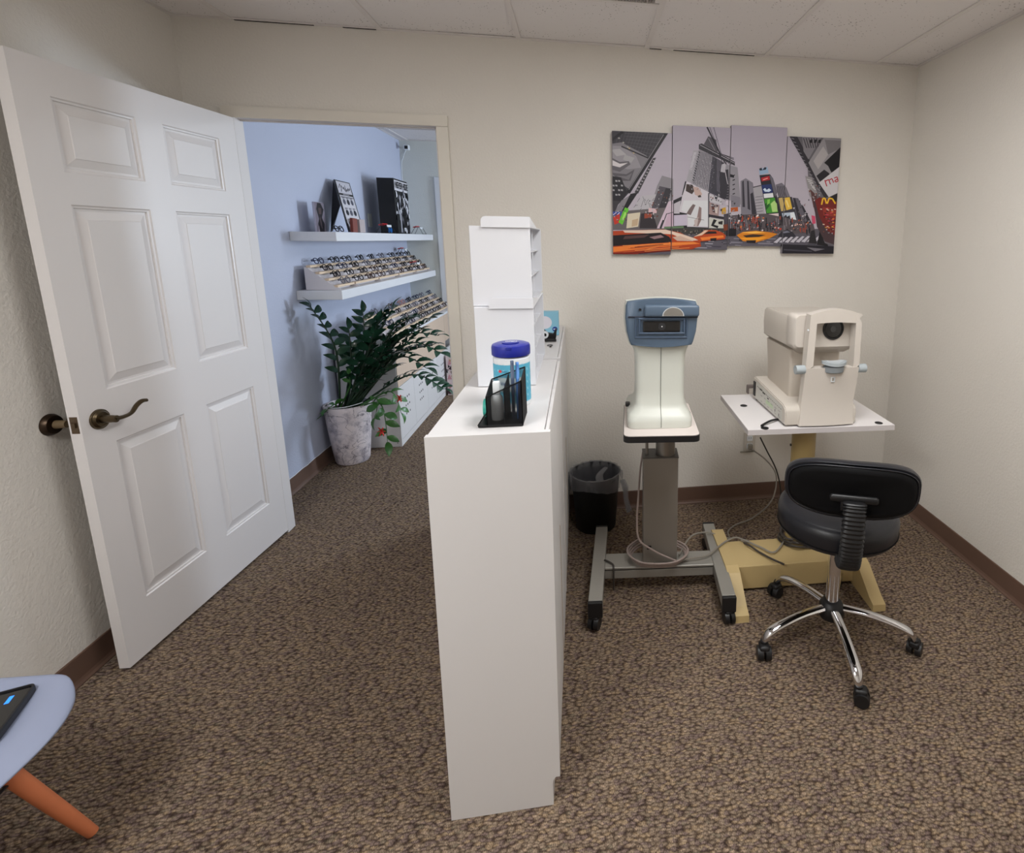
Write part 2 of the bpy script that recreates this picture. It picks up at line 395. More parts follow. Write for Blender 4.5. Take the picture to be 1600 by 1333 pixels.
# return-air vent
b = NB(); x0, x1, y0, y1 = xs[vi] + .013, xs[vi + 1] - .013, -1.1296 + .013, GY - .013
fr = NB()
for a_, b_ in (((x0, y0), (x1, y0 + .008)), ((x0, y1 - .008), (x1, y1)), ((x0, y0 + .02), (x0 + .02, y1 - .02)), ((x1 - .02, y0 + .02), (x1, y1 - .02))):
    box(fr, (*a_, H - .006), (*b_, H + .006), .001, 1)
vt = thing('ceiling_vent', 'perforated square return air vent set in the ceiling grid', 'vent', ((x0 + x1) / 2, (y0 + y1) / 2, H))
obj('frame', fr, BAR, vt)
sl = NB()
for i in range(44):
    xx = x0 + .024 + i * (x1 - x0 - .05) / 43; box(sl, (xx - .002, y0 + .02, H - .003), (xx + .002, y1 - .009, H))
for i in range(30):
    yy = y0 + .03 + i * (y1 - y0 - .06) / 29; box(sl, (x0 + .02, yy - .002, H - .002), (x1 - .02, yy + .002, H + .001))
o = obj('grille', sl, mat('vent_metal', (160, 150, 146), .5), vt); o['kind'] = 'stuff'
b = NB(); box(b, (x0 + .02, y0 + .02, H + .006), (x1 - .02, y1 - .02, H + .01)); obj('duct_opening', b, GAP, vt)
# troffers that carry the lamps
GLOW = mat('lit_diffuser', (255, 250, 240), .5, emit=4)
for xc, yc, lab in ((.6933, -1.744, 'recessed fluorescent ceiling light above the wheeled stool'), (-1.1505, -2.973, 'recessed fluorescent ceiling light above the photographer')):
    t = thing('ceiling_light', lab, 'ceiling light', (xc, yc, H), 0)
    f = NB()
    for a_, b_ in (((-.3, -.605), (.3, -.58)), ((-.3, .58), (.3, .605)), ((-.3, -.58), (-.285, .58)), ((.285, -.58), (.3, .58))): box(f, (*a_, -.004), (*b_, .03))
    lobj('frame', f, BAR, t); f = NB(); box(f, (-.285, -.58, .012), (.285, .58, .016)); lobj('diffuser', f, GLOW, t)

# ------------------------------------------------------------------ the open six-panel door
A = Vector((-1.5603, -.922, 0)); Bp = Vector((-1.4905, -.0105, 0)); du = (Bp - A).normalized(); DW = (Bp - A).length
dn = Vector((du.y, -du.x, 0))                  # towards the room (camera side)
DM = Matrix(((du.x, dn.x, 0, A.x), (du.y, dn.y, 0, A.y), (0, 0, 1, 0), (0, 0, 0, 1)))   # local: x along the door, y out of its face, z up
DT = .035; Z0, Z1 = .014, 2.043
us = [0, .106, .396, .511, .803, DW]; zs = [Z0, .219, .822, 1.005, 1.613, 1.712, 1.936, Z1]
b = NB()
def face(pts): b.faces.new([b.verts.new(p) for p in pts])
for side in (0, 1):
    y = 0 if side == 0 else -DT; s_ = -1 if side == 0 else 1
    for i in range(5):
        for j in range(7):
            u0, u1, z0, z1 = us[i], us[i + 1], zs[j], zs[j + 1]
            if i in (1, 3) and j in (1, 3, 5):
                rings = [(0, 0), (.004, .0035), (.010, .0045), (.012, .0095), (.020, .0095), (.045, .0035), (.047, .002)]
                V = []
                for off, dep in rings:
                    V.append([b.verts.new((a_, y + s_ * dep, c_)) for a_, c_ in ((u0 + off, z0 + off), (u1 - off, z0 + off), (u1 - off, z1 - off), (u0 + off, z1 - off))])
                for r0, r1 in zip(V, V[1:]):
                    for k in range(4): b.faces.new((r0[k], r0[(k + 1) % 4], r1[(k + 1) % 4], r1[k]))
                b.faces.new(V[-1])
            else: face([(u0, y, z0), (u1, y, z0), (u1, y, z1), (u0, y, z1)])
bmesh.ops.remove_doubles(b, verts=b.verts, dist=1e-5)
for u in (0, DW): face([(u, 0, Z0), (u, -DT, Z0), (u, -DT, Z1), (u, 0, Z1)])
for z in (Z0, Z1): face([(0, 0, z), (DW, 0, z), (DW, -DT, z), (0, -DT, z)])
bmesh.ops.remove_doubles(b, verts=b.verts, dist=1e-5)
door = obj('door_1', b, DOORW, None, M=DM); door['kind'] = 'structure'
BRZ = mat('antique_bronze', (98, 86, 68), .3, 1); BRD = mat('dark_bronze', (70, 58, 48), .38, 1)
hz = .915
def handle(side):
    s = 1 if side else -1; y0 = 0 if side else -DT
    r = NB(); cyl(r, (.062, y0, hz), (.062, y0 + s * .006, hz), .034, .033, 28); cyl(r, (.062, y0 + s * .006, hz), (.062, y0 + s * .012, hz), .030, .024, 28)
    cyl(r, (.062, y0 + s * .012, hz), (.062, y0 + s * .04, hz), .013, .012, 18)
    ro = obj('door_handle', r, BRZ, door, 35, M=DM)
    l = NB(); tube(l, [(.062, y0 + s * .046, hz), (.09, y0 + s * .052, hz - .002), (.12, y0 + s * .052, hz + .002), (.145, y0 + s * .05, hz + .02), (.165, y0 + s * .052, hz + .030), (.18, y0 + s * .056, hz + .029)],
                   [.011, .0085, .0075, .0085, .009, .008], 10, 5, flat=.75)
    cyl(l, (.062, y0 + s * .036, hz), (.062, y0 + s * .054, hz), .013, .012, 18)
    obj('lever', l, BRZ, ro, 35, M=DM)
handle(True); handle(False)
b = NB(); box(b, (-.0015, -.029, hz - .028), (0.001, -.006, hz + .028), .0006, 1); box(b, (-.006, -.023, hz - .008), (-.001, -.012, hz + .008)); obj('latch_plate', b, mat('worn_brass', (120, 104, 88), .4, 1), door, M=DM)
# round bumper on the wall behind the door
st = thing('door_stop', 'round bronze door bumper on the left wall behind the door edge', 'door stop', (XL, -.87, .905))
b = NB(); prof = [(.001, 0), (.036, 0), (.036, .006), (.030, .016), (.022, .018), (.001, .018)]
lathe(b, prof, n=28); bmesh.ops.transform(b, matrix=Matrix.Translation((XL, -.87, .905)) @ Matrix.Rotation(R(90), 4, 'Y'), verts=b.verts); obj('rose', b, BRD, st, 35)
b = NB(); cyl(b, (XL + .018, -.87, .905), (XL + .05, -.87, .905), .014, .012, 18); obj('rubber_bumper', b, mat('tan_rubber', (110, 92, 66), .5), st, 35)

# ------------------------------------------------------------------ low partition cabinets
CH = 1.0736; CXL, CXR = -.322, -.055
WORN = mat('worn_board_edge', (168, 150, 130), .8, var=.35, vscale=60)
def cabinet(y0, y1, label, near):
    c = thing('cabinet', label, 'cabinet', ((CXL + CXR) / 2, (y0 + y1) / 2, 0))
    if near:
        b = NB(); prism(b, [(-.328, 0), (-.062, 0), (-.062, .07), (-.060, .082), (-.053, .09), (-.0425, .09), (-.0395, CH), (-.3215, CH)], y0 - .001, y0 + .017, 'y')
        obj('end_panel', b, WHITE, c); y0 += .017
    b = NB(); box(b, (CXL + .003, y0, CH - .018), (CXR, y1 - .001, CH - .0015)); obj('top', b, WHITE, c)
    b = NB(); box(b, (CXL + .003, y0, 0), (CXL + .018, y1 - .001, CH - .018)); obj('back_panel', b, WHITE, c)
    for yy in ((y0, y0 + .016), (y1 - .018, y1 - .002)):
        b = NB(); box(b, (CXL + .018, yy[0], .085), (CXR, yy[1], CH - .018)); obj('side_panel', b, WHITE, c)
    b = NB(); box(b, (CXL + .018, y0 + .016, .085), (CXR, y1 - .018, .1)); obj('bottom_panel', b, WHITE, c)
    b = NB(); box(b, (-.075, y0, 0), (-.062, y1 - .002, .085)); obj('toe_kick', b, WHITE, c)
    ym = (y0 + y1) / 2
    for k, (a_, b_) in enumerate(((y0 + .003, ym - .0015), (ym + .0015, y1 - .004))):
        b = NB(); box(b, (CXR + .001, a_, .092), (CXR + .011, b_, CH - .006), .002, 1)
        d = obj('cabinet_door', b, WHITE, c)
        b = NB(); box(b, (CXR + .0105, a_ + .002, .1), (CXR + .0125, a_ + .007, .60 if k else .92)); obj('chipped_edge', b, WORN, d)
    return c
cabinet(-1.611, -.829, 'tall narrow white cabinet nearest the camera, end panel facing it', True)
cabinet(-.812, -.02, 'white cabinet standing between the nearer cabinet and the rear wall', False)
b = NB(); box(b, (-.325, -.828, .085), (-.043, -.813, CH + .004), .001, 1)
dv = obj('divider_board', b, WHITE); tag(dv, 'thin white divider board standing between the two partition cabinets', 'board')

# ------------------------------------------------------------------ storage boxes on the cabinet
def storage(y0, y1, x0, x1, z0, z1, label, lip):
    c = thing('storage_box', label, 'box', ((x0 + x1) / 2, (y0 + y1) / 2, z0), 0, 'stacked white card storage boxes')
    t = .004
    for y in ((y0, y0 + t), (y1 - t, y1)):
        b = NB(); box(b, (x0, y[0], z0), (x1, y[1], z1), .001, 1); obj('side_panel', b, WHITE2, c)
    b = NB(); box(b, (x0, y0 + t, z0 + .001), (x0 + t, y1 - t, z1)); obj('back_panel', b, WHITE2, c)
    b = NB(); box(b, (x0 + t, y0 + t, z0), (x1 - .002, y1 - t, z0 + t)); obj('bottom_panel', b, WHITE2, c)
    b = NB(); box(b, (x0 + t, y0 + t, z1 - t), (x1, y1 - t, z1), .001, 1); obj('top_panel', b, WHITE2, c)
    for f in (.33, .66):
        z = z0 + (z1 - z0) * f; b = NB(); box(b, (x0 + t, y0 + t, z), (x1 - .012, y1 - t, z + .003)); obj('shelf', b, WHITE2, c)
    b = NB(); box(b, (x1 - .016, (y0 + y1) / 2 - .002, z0 + t), (x1 - .012, (y0 + y1) / 2 + .002, z1 - t)); obj('divider', b, WHITE2, c)
    # folded tab on the end
    b = NB(); xl, xr, zb, zt = x0 + lip, x1 + .001, z1 - .004, z1 + .028
    pts = [(xl, zb), (xr, zb), (xr, zt)] + [(xl + .014 - .014 * math.sin(a), zt - .014 + .014 * math.cos(a)) for a in [i * math.pi / 12 for i in range(7)]]
    prism(b, pts, y0 - .006, y0 - .001, 'y'); obj('folded_tab', b, WHITE2, c)
    b = NB(); prism(b, [(y0 - .002, z1 + .028), (y0 + .004, z1 + .028), (y1 - .2, z1 + .0005), (y0 - .002, z1 + .0005)], x1 - .002, x1, 'x'); obj('tab_gusset', b, WHITE2, c)
    return c
storage(-1.19, -.745, -.277, -.104, CH + .0005, 1.319, 'lower of two stacked white card storage boxes on the cabinet', .045)
storage(-1.175, -.72, -.281, -.107, 1.3205, 1.558, 'upper of two stacked white card storage boxes', .035)

# ------------------------------------------------------------------ small things on the cabinet
wc = Vector((-.152, -1.368, CH))
wp = thing('wipes_canister', 'round wipes canister with dark blue lid and aqua label', 'canister', wc)
b = NB(); lathe(b, [(.047, 0), (.0485, .004), (.0485, .132), (.044, .136)], wc, 40); obj('body', b, mat('white_plastic', (232, 236, 240), .3), wp, 35)
b = NB(); lathe(b, [(.0500, .139), (.051, .141), (.051, .161), (.049, .167), (.040, .1705), (.022, .171)], wc, 40)
lid = obj('lid', b, mat('blue_lid', (34, 44, 150), .28), wp, 35)
b = NB(); lathe(b, [(.0215, .170), (.023, .1735), (.018, .1745)], wc + Vector((0, -.006, 0)), 24); box(b, (wc.x - .008, wc.y - .0515, wc.z + .158), (wc.x + .008, wc.y - .044, wc.z + .168), .002); obj('flip_cap', b, MT['blue_lid'], lid, 35)
text('lid_lettering', 'OPEN', .012, mat('print_white', (245, 245, 248), .5), lid, Matrix.Translation(wc + Vector((.002, -.008, .1753))), bold=.0004)
AQ = (92, 178, 208)
def wrap(u, v, l):                             # u angle in degrees, v height
    a = R(u); r = .0487 + l; return wc + Vector((r * math.sin(a), -r * math.cos(a), v))
lab = []
for i in range(36): lab.append(([(-180 + i * 10, .012), (-170 + i * 10, .012), (-170 + i * 10, .118), (-180 + i * 10, .118)], AQ))
for i in range(-9, 9):                         # wavy lattice
    for j in range(6):
        for k in (0, 1):
            x = i * 20; z = .012 + j * .018
            a_ = (x, z) if k else (x + 20, z); c_ = (x + 20, z + .018) if k else (x, z + .018)
            ln = [(a_[0], a_[1]), (a_[0] + 1.6, a_[1]), (c_[0] + 1.6, c_[1]), (c_[0], c_[1])]
            lab.append((ln, (176, 222, 234)))
for i in range(-5, 5): lab.append(([(i * 8, .045), (i * 8 + 8, .045), (i * 8 + 8, .083), (i * 8, .083)], (226, 240, 244)))
lab.append(([(-37, .101), (-33, .105), (-27, .104), (-24, .1), (-28, .097), (-35, .097)], (214, 70, 80)))
lab.append((line((-22, .1), (-8, .1), .0022), (60, 110, 150)))
for i, a0 in enumerate((22, 32)):
    for k in range(10):
        t0, t1 = k * math.pi / 5, (k + 1) * math.pi / 5
        lab.append((line((a0 + 5 * math.cos(t0), .103 + .006 * math.sin(t0)), (a0 + 5 * math.cos(t1), .103 + .006 * math.sin(t1)), .0009), (30, 80, 120)))
printed('label', lab, wrap, wp, -181, 181, 0, .13, step=.000002)
for ch, u in zip('Wet wipes', [-22, -15, -9.5, -6, -1, 4, 8, 13, 19]):
    if ch == ' ': continue
    p = wrap(u, .066, .0008); text('label_lettering', ch, .015, mat('print_navy', (40, 80, 130), .5), wp, Matrix.Translation(p) @ Matrix.Rotation(R(u), 4, 'Z') @ Matrix.Rotation(R(90), 4, 'X'), bold=.0002)

# wire mesh desk organiser
og = thing('mesh_organizer', 'black wire mesh desk organizer with slanted top holding pens', 'organizer', (-.15, -1.515, CH))
MESHM = mat('black_wire', (20, 20, 22), .5, .4)
ox0, ox1, oy0, oy1, oz = -.190, -.107, -1.562, -1.468, CH + .001
zl, zr = .074, .112                         # rim heights left and right
def meshwall(name, p0, p1, h0, h1, z=oz):
    b = NB(); p0, p1 = Vector((*p0, z)), Vector((*p1, z)); d = (p1 - p0); Ln = d.length; d.normalize(); n = Vector((-d.y, d.x, 0)) * .0005
    s = .0046; w_ = .00042
    def bar(a, c):
        t = (c - a); 
        if t.length < 1e-4: return
        q = t.normalized().cross(n.normalized()) * w_
        loft(b, [[a + q + n, a - q + n, a - q - n, a + q - n], [c + q + n, c - q + n, c - q - n, c + q - n]])
    top = lambda u: h0 + (h1 - h0) * u / Ln
    hm = max(h0, h1); k = -int(hm / s) - 1
    while k * s < Ln:                        # diagonals, both ways
        pts = [];
        for u, v in ((k * s, 0), (k * s + hm, hm)): pts.append((u, v))
        for mirror in (0, 1):
            u0, v0, u1, v1 = k * s, 0, k * s + hm, hm
            if u0 < 0: v0 = -u0; u0 = 0
            if u1 > Ln: v1 -= u1 - Ln; u1 = Ln
            if mirror: U0, U1 = Ln - u0, Ln - u1
            else: U0, U1 = u0, u1
            # cut at slanted rim
            slope = (v1 - v0) / (U1 - U0) if abs(U1 - U0) > 1e-6 else 0
            if abs(U1 - U0) < 1e-6: continue
            den = slope - (h1 - h0) / Ln
            if v1 > top(U1) and abs(den) > 1e-6:
                uc = (h0 - v0 + slope * U0) / den; U1 = uc; v1 = top(uc)
            if v0 > top(U0) or v1 <= v0: continue
            bar(p0 + d * U0 + Vector((0, 0, v0)), p0 + d * U1 + Vector((0, 0, v1)))
        k += 1
    o = obj(name, b, MESHM, og); o['kind'] = 'stuff'
    r = NB(); tube(r, [p0 + Vector((0, 0, h0)), p1 + Vector((0, 0, h1))], .0017, 6, 1, sm=False)
    tube(r, [p0, p0 + Vector((0, 0, h0))], .0014, 6, 1, sm=False); tube(r, [p1, p1 + Vector((0, 0, h1))], .0014, 6, 1, sm=False)
    obj('rim', r, MESHM, og)
meshwall('mesh_wall', (ox0, oy0), (ox1, oy0), zl, zr); meshwall('mesh_wall', (ox0, oy1), (ox1, oy1), zl + .02, zr + .012)
meshwall('mesh_wall', (ox0, oy0), (ox0, oy1), zl, zl + .02); meshwall('mesh_wall', (ox1, oy0), (ox1, oy1), zr, zr + .012)
meshwall('mesh_wall', (-.148, oy0 + .002), (-.148, oy1 - .002), .09, .105)
b = NB(); box(b, (ox0 - .022, oy0 - .001, CH + .0003), (ox1 + .001, oy1, CH + .006), .001, 1); obj('base_tray', b, MESHM, og)
for yy in (oy0, oy1):
    b = NB(); tube(b, [(ox0 - .022, yy, oz + .004), (ox0 - .01, yy, oz + .022), (ox0, yy, oz + .035)], .0015, 6, 2); obj('side_tray_rim', b, MESHM, og)
def tube_thing(name, label, cat, parts, loc):
    t = thing(name, label, cat, loc)
    for nm, bm, m in parts: obj(nm, bm, m, t, 35)
    return t
bx, by = -.171, -1.522
b1 = NB(); lathe(b1, [(.0135, .0065), (.0145, .009), (.0145, .062), (.010, .07)], (bx, by, CH), 20)
b2 = NB(); box(b2, (bx - .0085, by - .0085, CH + .071), (bx + .0085, by + .0085, CH + .104), .004)
tube_thing('correction_fluid', 'small white bottle standing in the black mesh organizer', 'bottle', [('body', b1, MT['white_plastic']), ('cap', b2, MT['white_plastic'])], (bx, by, CH))
for lb, col, (xx, yy), (tx, ty), h in (('navy pen with grey tip leaning in the mesh organizer', (70, 84, 110), (-.131, -1.53), (-.133, -1.51), .152), ('light blue pen standing in the mesh organizer', (84, 140, 214), (-.121, -1.525), (-.122, -1.50), .146), ('dark pen at the right of the mesh organizer', (36, 44, 66), (-.116, -1.54), (-.1145, -1.53), .10)):
    p = Vector((xx, yy, CH + .007)); q = Vector((tx, ty, CH + h)); d = q - p
    b1 = NB(); cyl(b1, p, p + d * .7, .0036, .0042, 12); b2 = NB(); cyl(b2, p + d * .7, q, .0048, .0040, 12); box(b2, (q.x + .003, q.y - .007, q.z - .035), (q.x + .005, q.y - .004, q.z - .002))
    tube_thing('pen', lb, 'pen', [('barrel', b1, mat('pen%d' % col[0], col, .3)), ('cap', b2, mat('penc%d' % col[0], [min(255, c + 30) for c in col], .25))], (xx, yy, CH))
tp = thing('tape_roll', 'teal tape roll standing in the side tray of the organizer', 'tape', (-.2005, -1.50, CH))
b = NB(); TT = Matrix.Translation((-.2, -1.50, CH + .030)) @ Matrix.Rotation(R(90), 4, 'Y')
def ring(bm, ro, ri, h, n=28, M=None):
    P = [(ri, -h / 2), (ro, -h / 2), (ro, h / 2), (ri, h / 2)]
    loft(bm, [[Vector((r * math.cos(2 * math.pi * j / n), r * math.sin(2 * math.pi * j / n), z)) for r, z in P] for j in range(n)], cyc=True)
    if M: bmesh.ops.transform(bm, matrix=M, verts=bm.verts)
ring(b, .023, .012, .012, M=TT); obj('roll', b, mat('teal_tape', (58, 176, 160), .35), tp, 35)
b = NB(); ring(b, .012, .009, .014, M=TT); obj('core', b, MT['white_plastic'], tp, 35)
# things behind the storage boxes
pb = thing('product_box', 'pale blue carton with white disc leaning behind the storage boxes', 'box', (-.11, -.31, CH))
b = NB(); box(b, (-.165, -.315, CH + .001), (-.066, -.265, CH + .112), .001, 1); obj('carton', b, mat('pale_blue_card', (140, 196, 220), .5), pb)
cs = [([(-.13 + .033 * math.cos(i * math.pi / 12), CH + .062 + .03 * math.sin(i * math.pi / 12)) for i in range(24)], (224, 222, 232)),
      ([(-.084 + .012 * math.cos(i * math.pi / 8), CH + .03 + .012 * math.sin(i * math.pi / 8)) for i in range(16)], (40, 70, 150)),
      (line((-.091, CH + .03), (-.077, CH + .03), .004), (230, 235, 245))]
printed('front_print', cs, lambda u, v, l: Vector((u, -.3152 - l, v)), pb, -1, 1, 0, 3)
td = thing('tape_dispenser', 'black tape dispenser behind the storage boxes near the rear wall', 'dispenser', (-.11, -.43, CH))
b = NB(); prism(b, [(-.145, CH + .001), (-.078, CH + .001), (-.074, CH + .012), (-.07, CH + .05), (-.076, CH + .052), (-.086, CH + .03), (-.11, CH + .034), (-.13, CH + .052), (-.145, CH + .03)], -.445, -.42, 'y'); obj('body', b, BLACKP, td)
b = NB(); ring(b, .016, .008, .018, M=Matrix.Translation((-.122, -.45, CH + .028)) @ Matrix.Rotation(R(90), 4, 'X')); obj('roll', b, MT['white_plastic'], td)
b = NB(); cyl(b, (-.15, -.47, CH + .007), (-.072, -.475, CH + .007), .006, n=10); cyl(b, (-.15, -.47, CH + .007), (-.157, -.47, CH + .007), .004, n=10); o = obj('marker', b, BLACKP); tag(o, 'black marker lying behind the storage boxes', 'marker')
kk = thing('key_ring', 'small dark key ring lying behind the storage boxes', 'keys', (-.095, -.56, CH))
b = NB(); ring(b, .012, .010, .002, M=Matrix.Translation((-.095, -.56, CH + .0015))); obj('ring', b, BLACKP, kk)
b = NB(); box(b, (-.094, -.60, CH + .001), (-.086, -.57, CH + .004), .001, 1); obj('key', b, BRD, kk)

# ------------------------------------------------------------------ four-piece canvas picture
def Z5(x, y): return on(930 + x / 3.902, 180 + y / 3.902, 'y', -.03)
def Z5p(L): 
    out = []
    for x, y in L:
        p = Z5(x, y); out.append((p.x, p.z))
    return out
ART = []
def P(col, *pts): ART.append((Z5p(pts), col))
def LN(col, a, b_, w_=3): ART.append((Z5p(line(a, b_, w_)), col))
for i in range(12):
    y = 40 + i * 60; t = i / 11; P((176 + 14 * t, 168 + 14 * t, 182 + 10 * t), (60, y), (1560, y), (1560, y + 61), (60, y + 61))
rnd = random.Random(3)
# left edge: large dark billboard
P((58, 55, 62), (90, 90), (445, 100), (205, 475), (90, 600))
for i in range(14): LN((88, 84, 92), (150 + i * 20, 95), (120 + i * 16, 190 + i * 8), 2)
for i in range(7): LN((95, 92, 98), (180 + i * 4, 110 + i * 18), (420 - i * 14, 120 + i * 24), 2)
P((128, 124, 130), (95, 175), (160, 165), (310, 245), (335, 270), (215, 455), (160, 420), (95, 390))
P((150, 146, 152), (95, 185), (170, 190), (250, 250), (280, 320), (200, 330), (95, 300))
P((176, 172, 176), (98, 210), (150, 205), (190, 240), (130, 250)); P((168, 164, 168), (180, 240), (240, 260), (220, 290), (170, 270))
P((98, 94, 100), (95, 255), (150, 285), (205, 280), (215, 300), (150, 345), (95, 330)); P((214, 208, 210), (98, 270), (150, 296), (200, 290), (150, 318), (98, 305))
P((90, 86, 92), (95, 350), (190, 360), (240, 330), (215, 400), (150, 400)); P((118, 114, 120), (130, 370), (190, 372), (225, 352), (205, 395))
for i in range(16): P((190, 170, 130) if i % 3 == 0 else (170, 166, 160), *[(120 + i * 9 + dx, 120 + i * 9 + dy) for dx, dy in ((0, 0), (8, -4), (14, 3), (6, 8))]) if i in (2, 5, 8, 9, 12) else None
LN((35, 32, 38), (160, 190), (325, 262), 8); LN((30, 28, 34), (90, 160), (170, 100), 16)
P((30, 28, 34), (190, 470), (425, 105), (446, 108), (212, 478)); LN((150, 146, 152), (205, 455), (418, 118), 3)
P((62, 59, 64), (240, 470), (352, 262), (372, 258), (262, 478)); [LN((190, 186, 192), (252 + i * 10, 455 - i * 18), (262 + i * 10, 458 - i * 18), 5) for i in range(11)]
P((38, 36, 42), (95, 370), (158, 380), (195, 470), (165, 525), (95, 520))
for i in range(4):
    for j in range(4): P((170, 166, 170), *[(106 + j * 17 + dx, 395 + i * 28 + dy) for dx, dy in ((0, 0), (12, 2), (12, 12), (0, 10))]) if (i + j) % 3 else None
P((132, 128, 134), (160, 520), (228, 478), (245, 482), (160, 590), (120, 585)); P((28, 27, 32), (215, 480), (262, 470), (190, 580), (160, 590), (190, 530))
P((60, 57, 62), (95, 520), (150, 525), (120, 590), (95, 600))
# mid-left buildings
P((140, 136, 142), (378, 430), (408, 368), (476, 388), (476, 600), (320, 610)); P((84, 80, 88), (392, 432), (466, 448), (440, 560), (330, 606)); P((52, 50, 56), (430, 445), (468, 450), (430, 570), (380, 590))
P((186, 182, 188), (215, 590), (285, 492), (372, 482), (330, 600)); 
for i in range(14): LN((60, 58, 62), (235 + i * 11, 585 - rnd.random() * 90), (250 + i * 11, 500 + rnd.random() * 80), 2)
P((104, 98, 100), (95, 590), (476, 560), (476, 700), (95, 700))
P((216, 204, 180), (198, 602), (275, 592), (262, 680), (190, 690)); P((196, 170, 140), (225, 640), (262, 630), (258, 672), (222, 680))
P((58, 78, 160), (98, 588), (162, 588), (158, 612), (98, 612)); LN((220, 220, 235), (110, 608), (130, 592), 4); LN((220, 220, 235), (135, 608), (150, 592), 4)
P((196, 56, 42), (108, 622), (150, 600), (150, 655), (118, 668)); P((104, 196, 54), (142, 652), (182, 562), (206, 572), (166, 668)); P((170, 226, 110), (160, 640), (180, 590), (192, 596), (172, 640))
P((220, 186, 190), (326, 566), (376, 570), (374, 598), (324, 592)); P((52, 46, 50), (280, 600), (350, 590), (380, 690), (270, 690)); P((150, 70, 50), (300, 600), (350, 600), (340, 625), (300, 630))
P((206, 186, 200), (376, 690), (446, 528), (476, 518), (476, 600), (430, 690)); P((200, 172, 190), (446, 602), (476, 600), (476, 680), (420, 685)); LN((40, 38, 44), (436, 600), (402, 690), 5); LN((40, 38, 44), (436, 602), (476, 592), 4)
LN((50, 48, 54), (396, 690), (416, 640), 10)
# street
P((92, 88, 98), (95, 720), (1500, 690), (1500, 860), (95, 860))
for i in range(70):
    x = 480 + rnd.random() * 960; y = 745 + rnd.random() * 90; c = rnd.choice([(60, 57, 68), (130, 126, 138), (74, 70, 82), (48, 46, 56), (150, 146, 156)])
    LN(c, (x, y), (x + 30 + rnd.random() * 70, y - 2 + rnd.random() * 6), 3 + rnd.random() * 5)
# central tower
P((168, 164, 172), (556, 402), (600, 215), (640, 215), (610, 420)); P((190, 186, 194), (575, 330), (602, 225), (618, 225), (590, 335))
P((150, 146, 154), (590, 412), (632, 208), (742, 240), (724, 482), (600, 440))
for i in range(13): LN((92, 88, 98), (640 + i * 8.2, 220 + i * 2), (602 + i * 10, 415 + i * 5), 3)
for i in range(13): LN((40, 38, 46), (632 - i * 3.2, 222 + i * 14), (640 - i * 3.2, 232 + i * 14), 5)
P((70, 68, 78), (716, 250), (800, 300), (800, 520), (690, 470)); P((104, 100, 112), (742, 262), (770, 280), (770, 480), (740, 460))
for i in range(9): LN((44, 42, 50), (735 + i * 8, 262 + i * 4), (712 + i * 9, 470 + i * 4), 3)
P((84, 80, 88), (662, 178), (690, 128), (738, 150), (748, 226)); LN((150, 146, 154), (690, 140), (730, 215), 3)
P((56, 53, 60), (632, 178), (650, 172), (852, 285), (852, 308), (632, 206)); LN((176, 172, 180), (640, 182), (850, 292), 3)
P((146, 142, 150), (790, 296), (868, 318), (890, 545), (792, 525)); P((52, 50, 58), (756, 340), (812, 330), (818, 515), (764, 505)); P((180, 176, 184), (772, 300), (800, 290), (790, 350), (764, 345))
for i in range(5): LN((40, 38, 46), (838, 370 + i * 28), (852, 364 + i * 28), 6)
P((30, 28, 36), (820, 358), (848, 366), (846, 382), (820, 376)); LN((190, 186, 194), (784, 300), (808, 420), 4)
for i in range(9): LN((120, 116, 124), (800 + i * 2, 500 - i * 16), (822, 498 - i * 16), 4)
for a_, c_, wd in (((682, 72), (760, 232), 9), ((698, 72), (752, 218), 3), ((722, 72), (768, 236), 3), ((760, 232), (846, 270), 4), ((752, 232), (800, 300), 6), ((768, 236), (846, 262), 3)): LN((42, 40, 48), a_, c_, wd)
for i in range(5): LN((60, 57, 66), (766 + i * 14, 250 + i * 7), (772 + i * 14, 282 + i * 5), 3)
P((128, 124, 134), (828, 486), (884, 500), (884, 560), (828, 560)); 
# billboards
P((30, 28, 34), (528, 488), (548, 404), (556, 402), (538, 492)); P((40, 38, 44), (476, 520), (560, 480), (560, 690), (476, 690)); P((190, 184, 192), (480, 540), (522, 520), (514, 600), (480, 600)); P((196, 186, 204), (480, 610), (560, 606), (560, 672), (480, 676))
P((206, 200, 208), (530, 496), (560, 404), (694, 470), (694, 684), (560, 680), (560, 600), (512, 590)); P((216, 216, 220), (540, 520), (690, 520), (690, 678), (566, 674), (566, 600), (525, 580))
P((66, 54, 52), (556, 420), (592, 424), (612, 452), (590, 482), (552, 462)); P((196, 168, 160), (596, 436), (628, 440), (652, 480), (640, 500), (608, 484)); P((60, 50, 50), (624, 492), (642, 486), (648, 500), (630, 502))
P((118, 102, 102), (596, 542), (612, 548), (582, 610), (556, 600), (574, 570)); P((140, 118, 116), (634, 556), (648, 566), (646, 640), (628, 678), (600, 676), (622, 620))
P((196, 180, 178), (604, 640), (630, 620), (622, 676), (606, 676)); LN((30, 28, 34), (560, 683), (694, 688), 5); LN((60, 57, 62), (562, 620), (664, 640), 2)
P((84, 80, 88), (688, 476), (700, 472), (698, 690), (688, 690)); P((200, 196, 202), (696, 480), (772, 508), (770, 546), (696, 524)); P((40, 44, 54), (730, 496), (744, 500), (744, 514), (730, 510))
P((160, 136, 134), (696, 530), (758, 550), (752, 618), (694, 604)); P((88, 62, 62), (706, 540), (722, 545), (736, 596), (716, 590)); P((210, 196, 190), (726, 560), (748, 560), (744, 600), (732, 596))
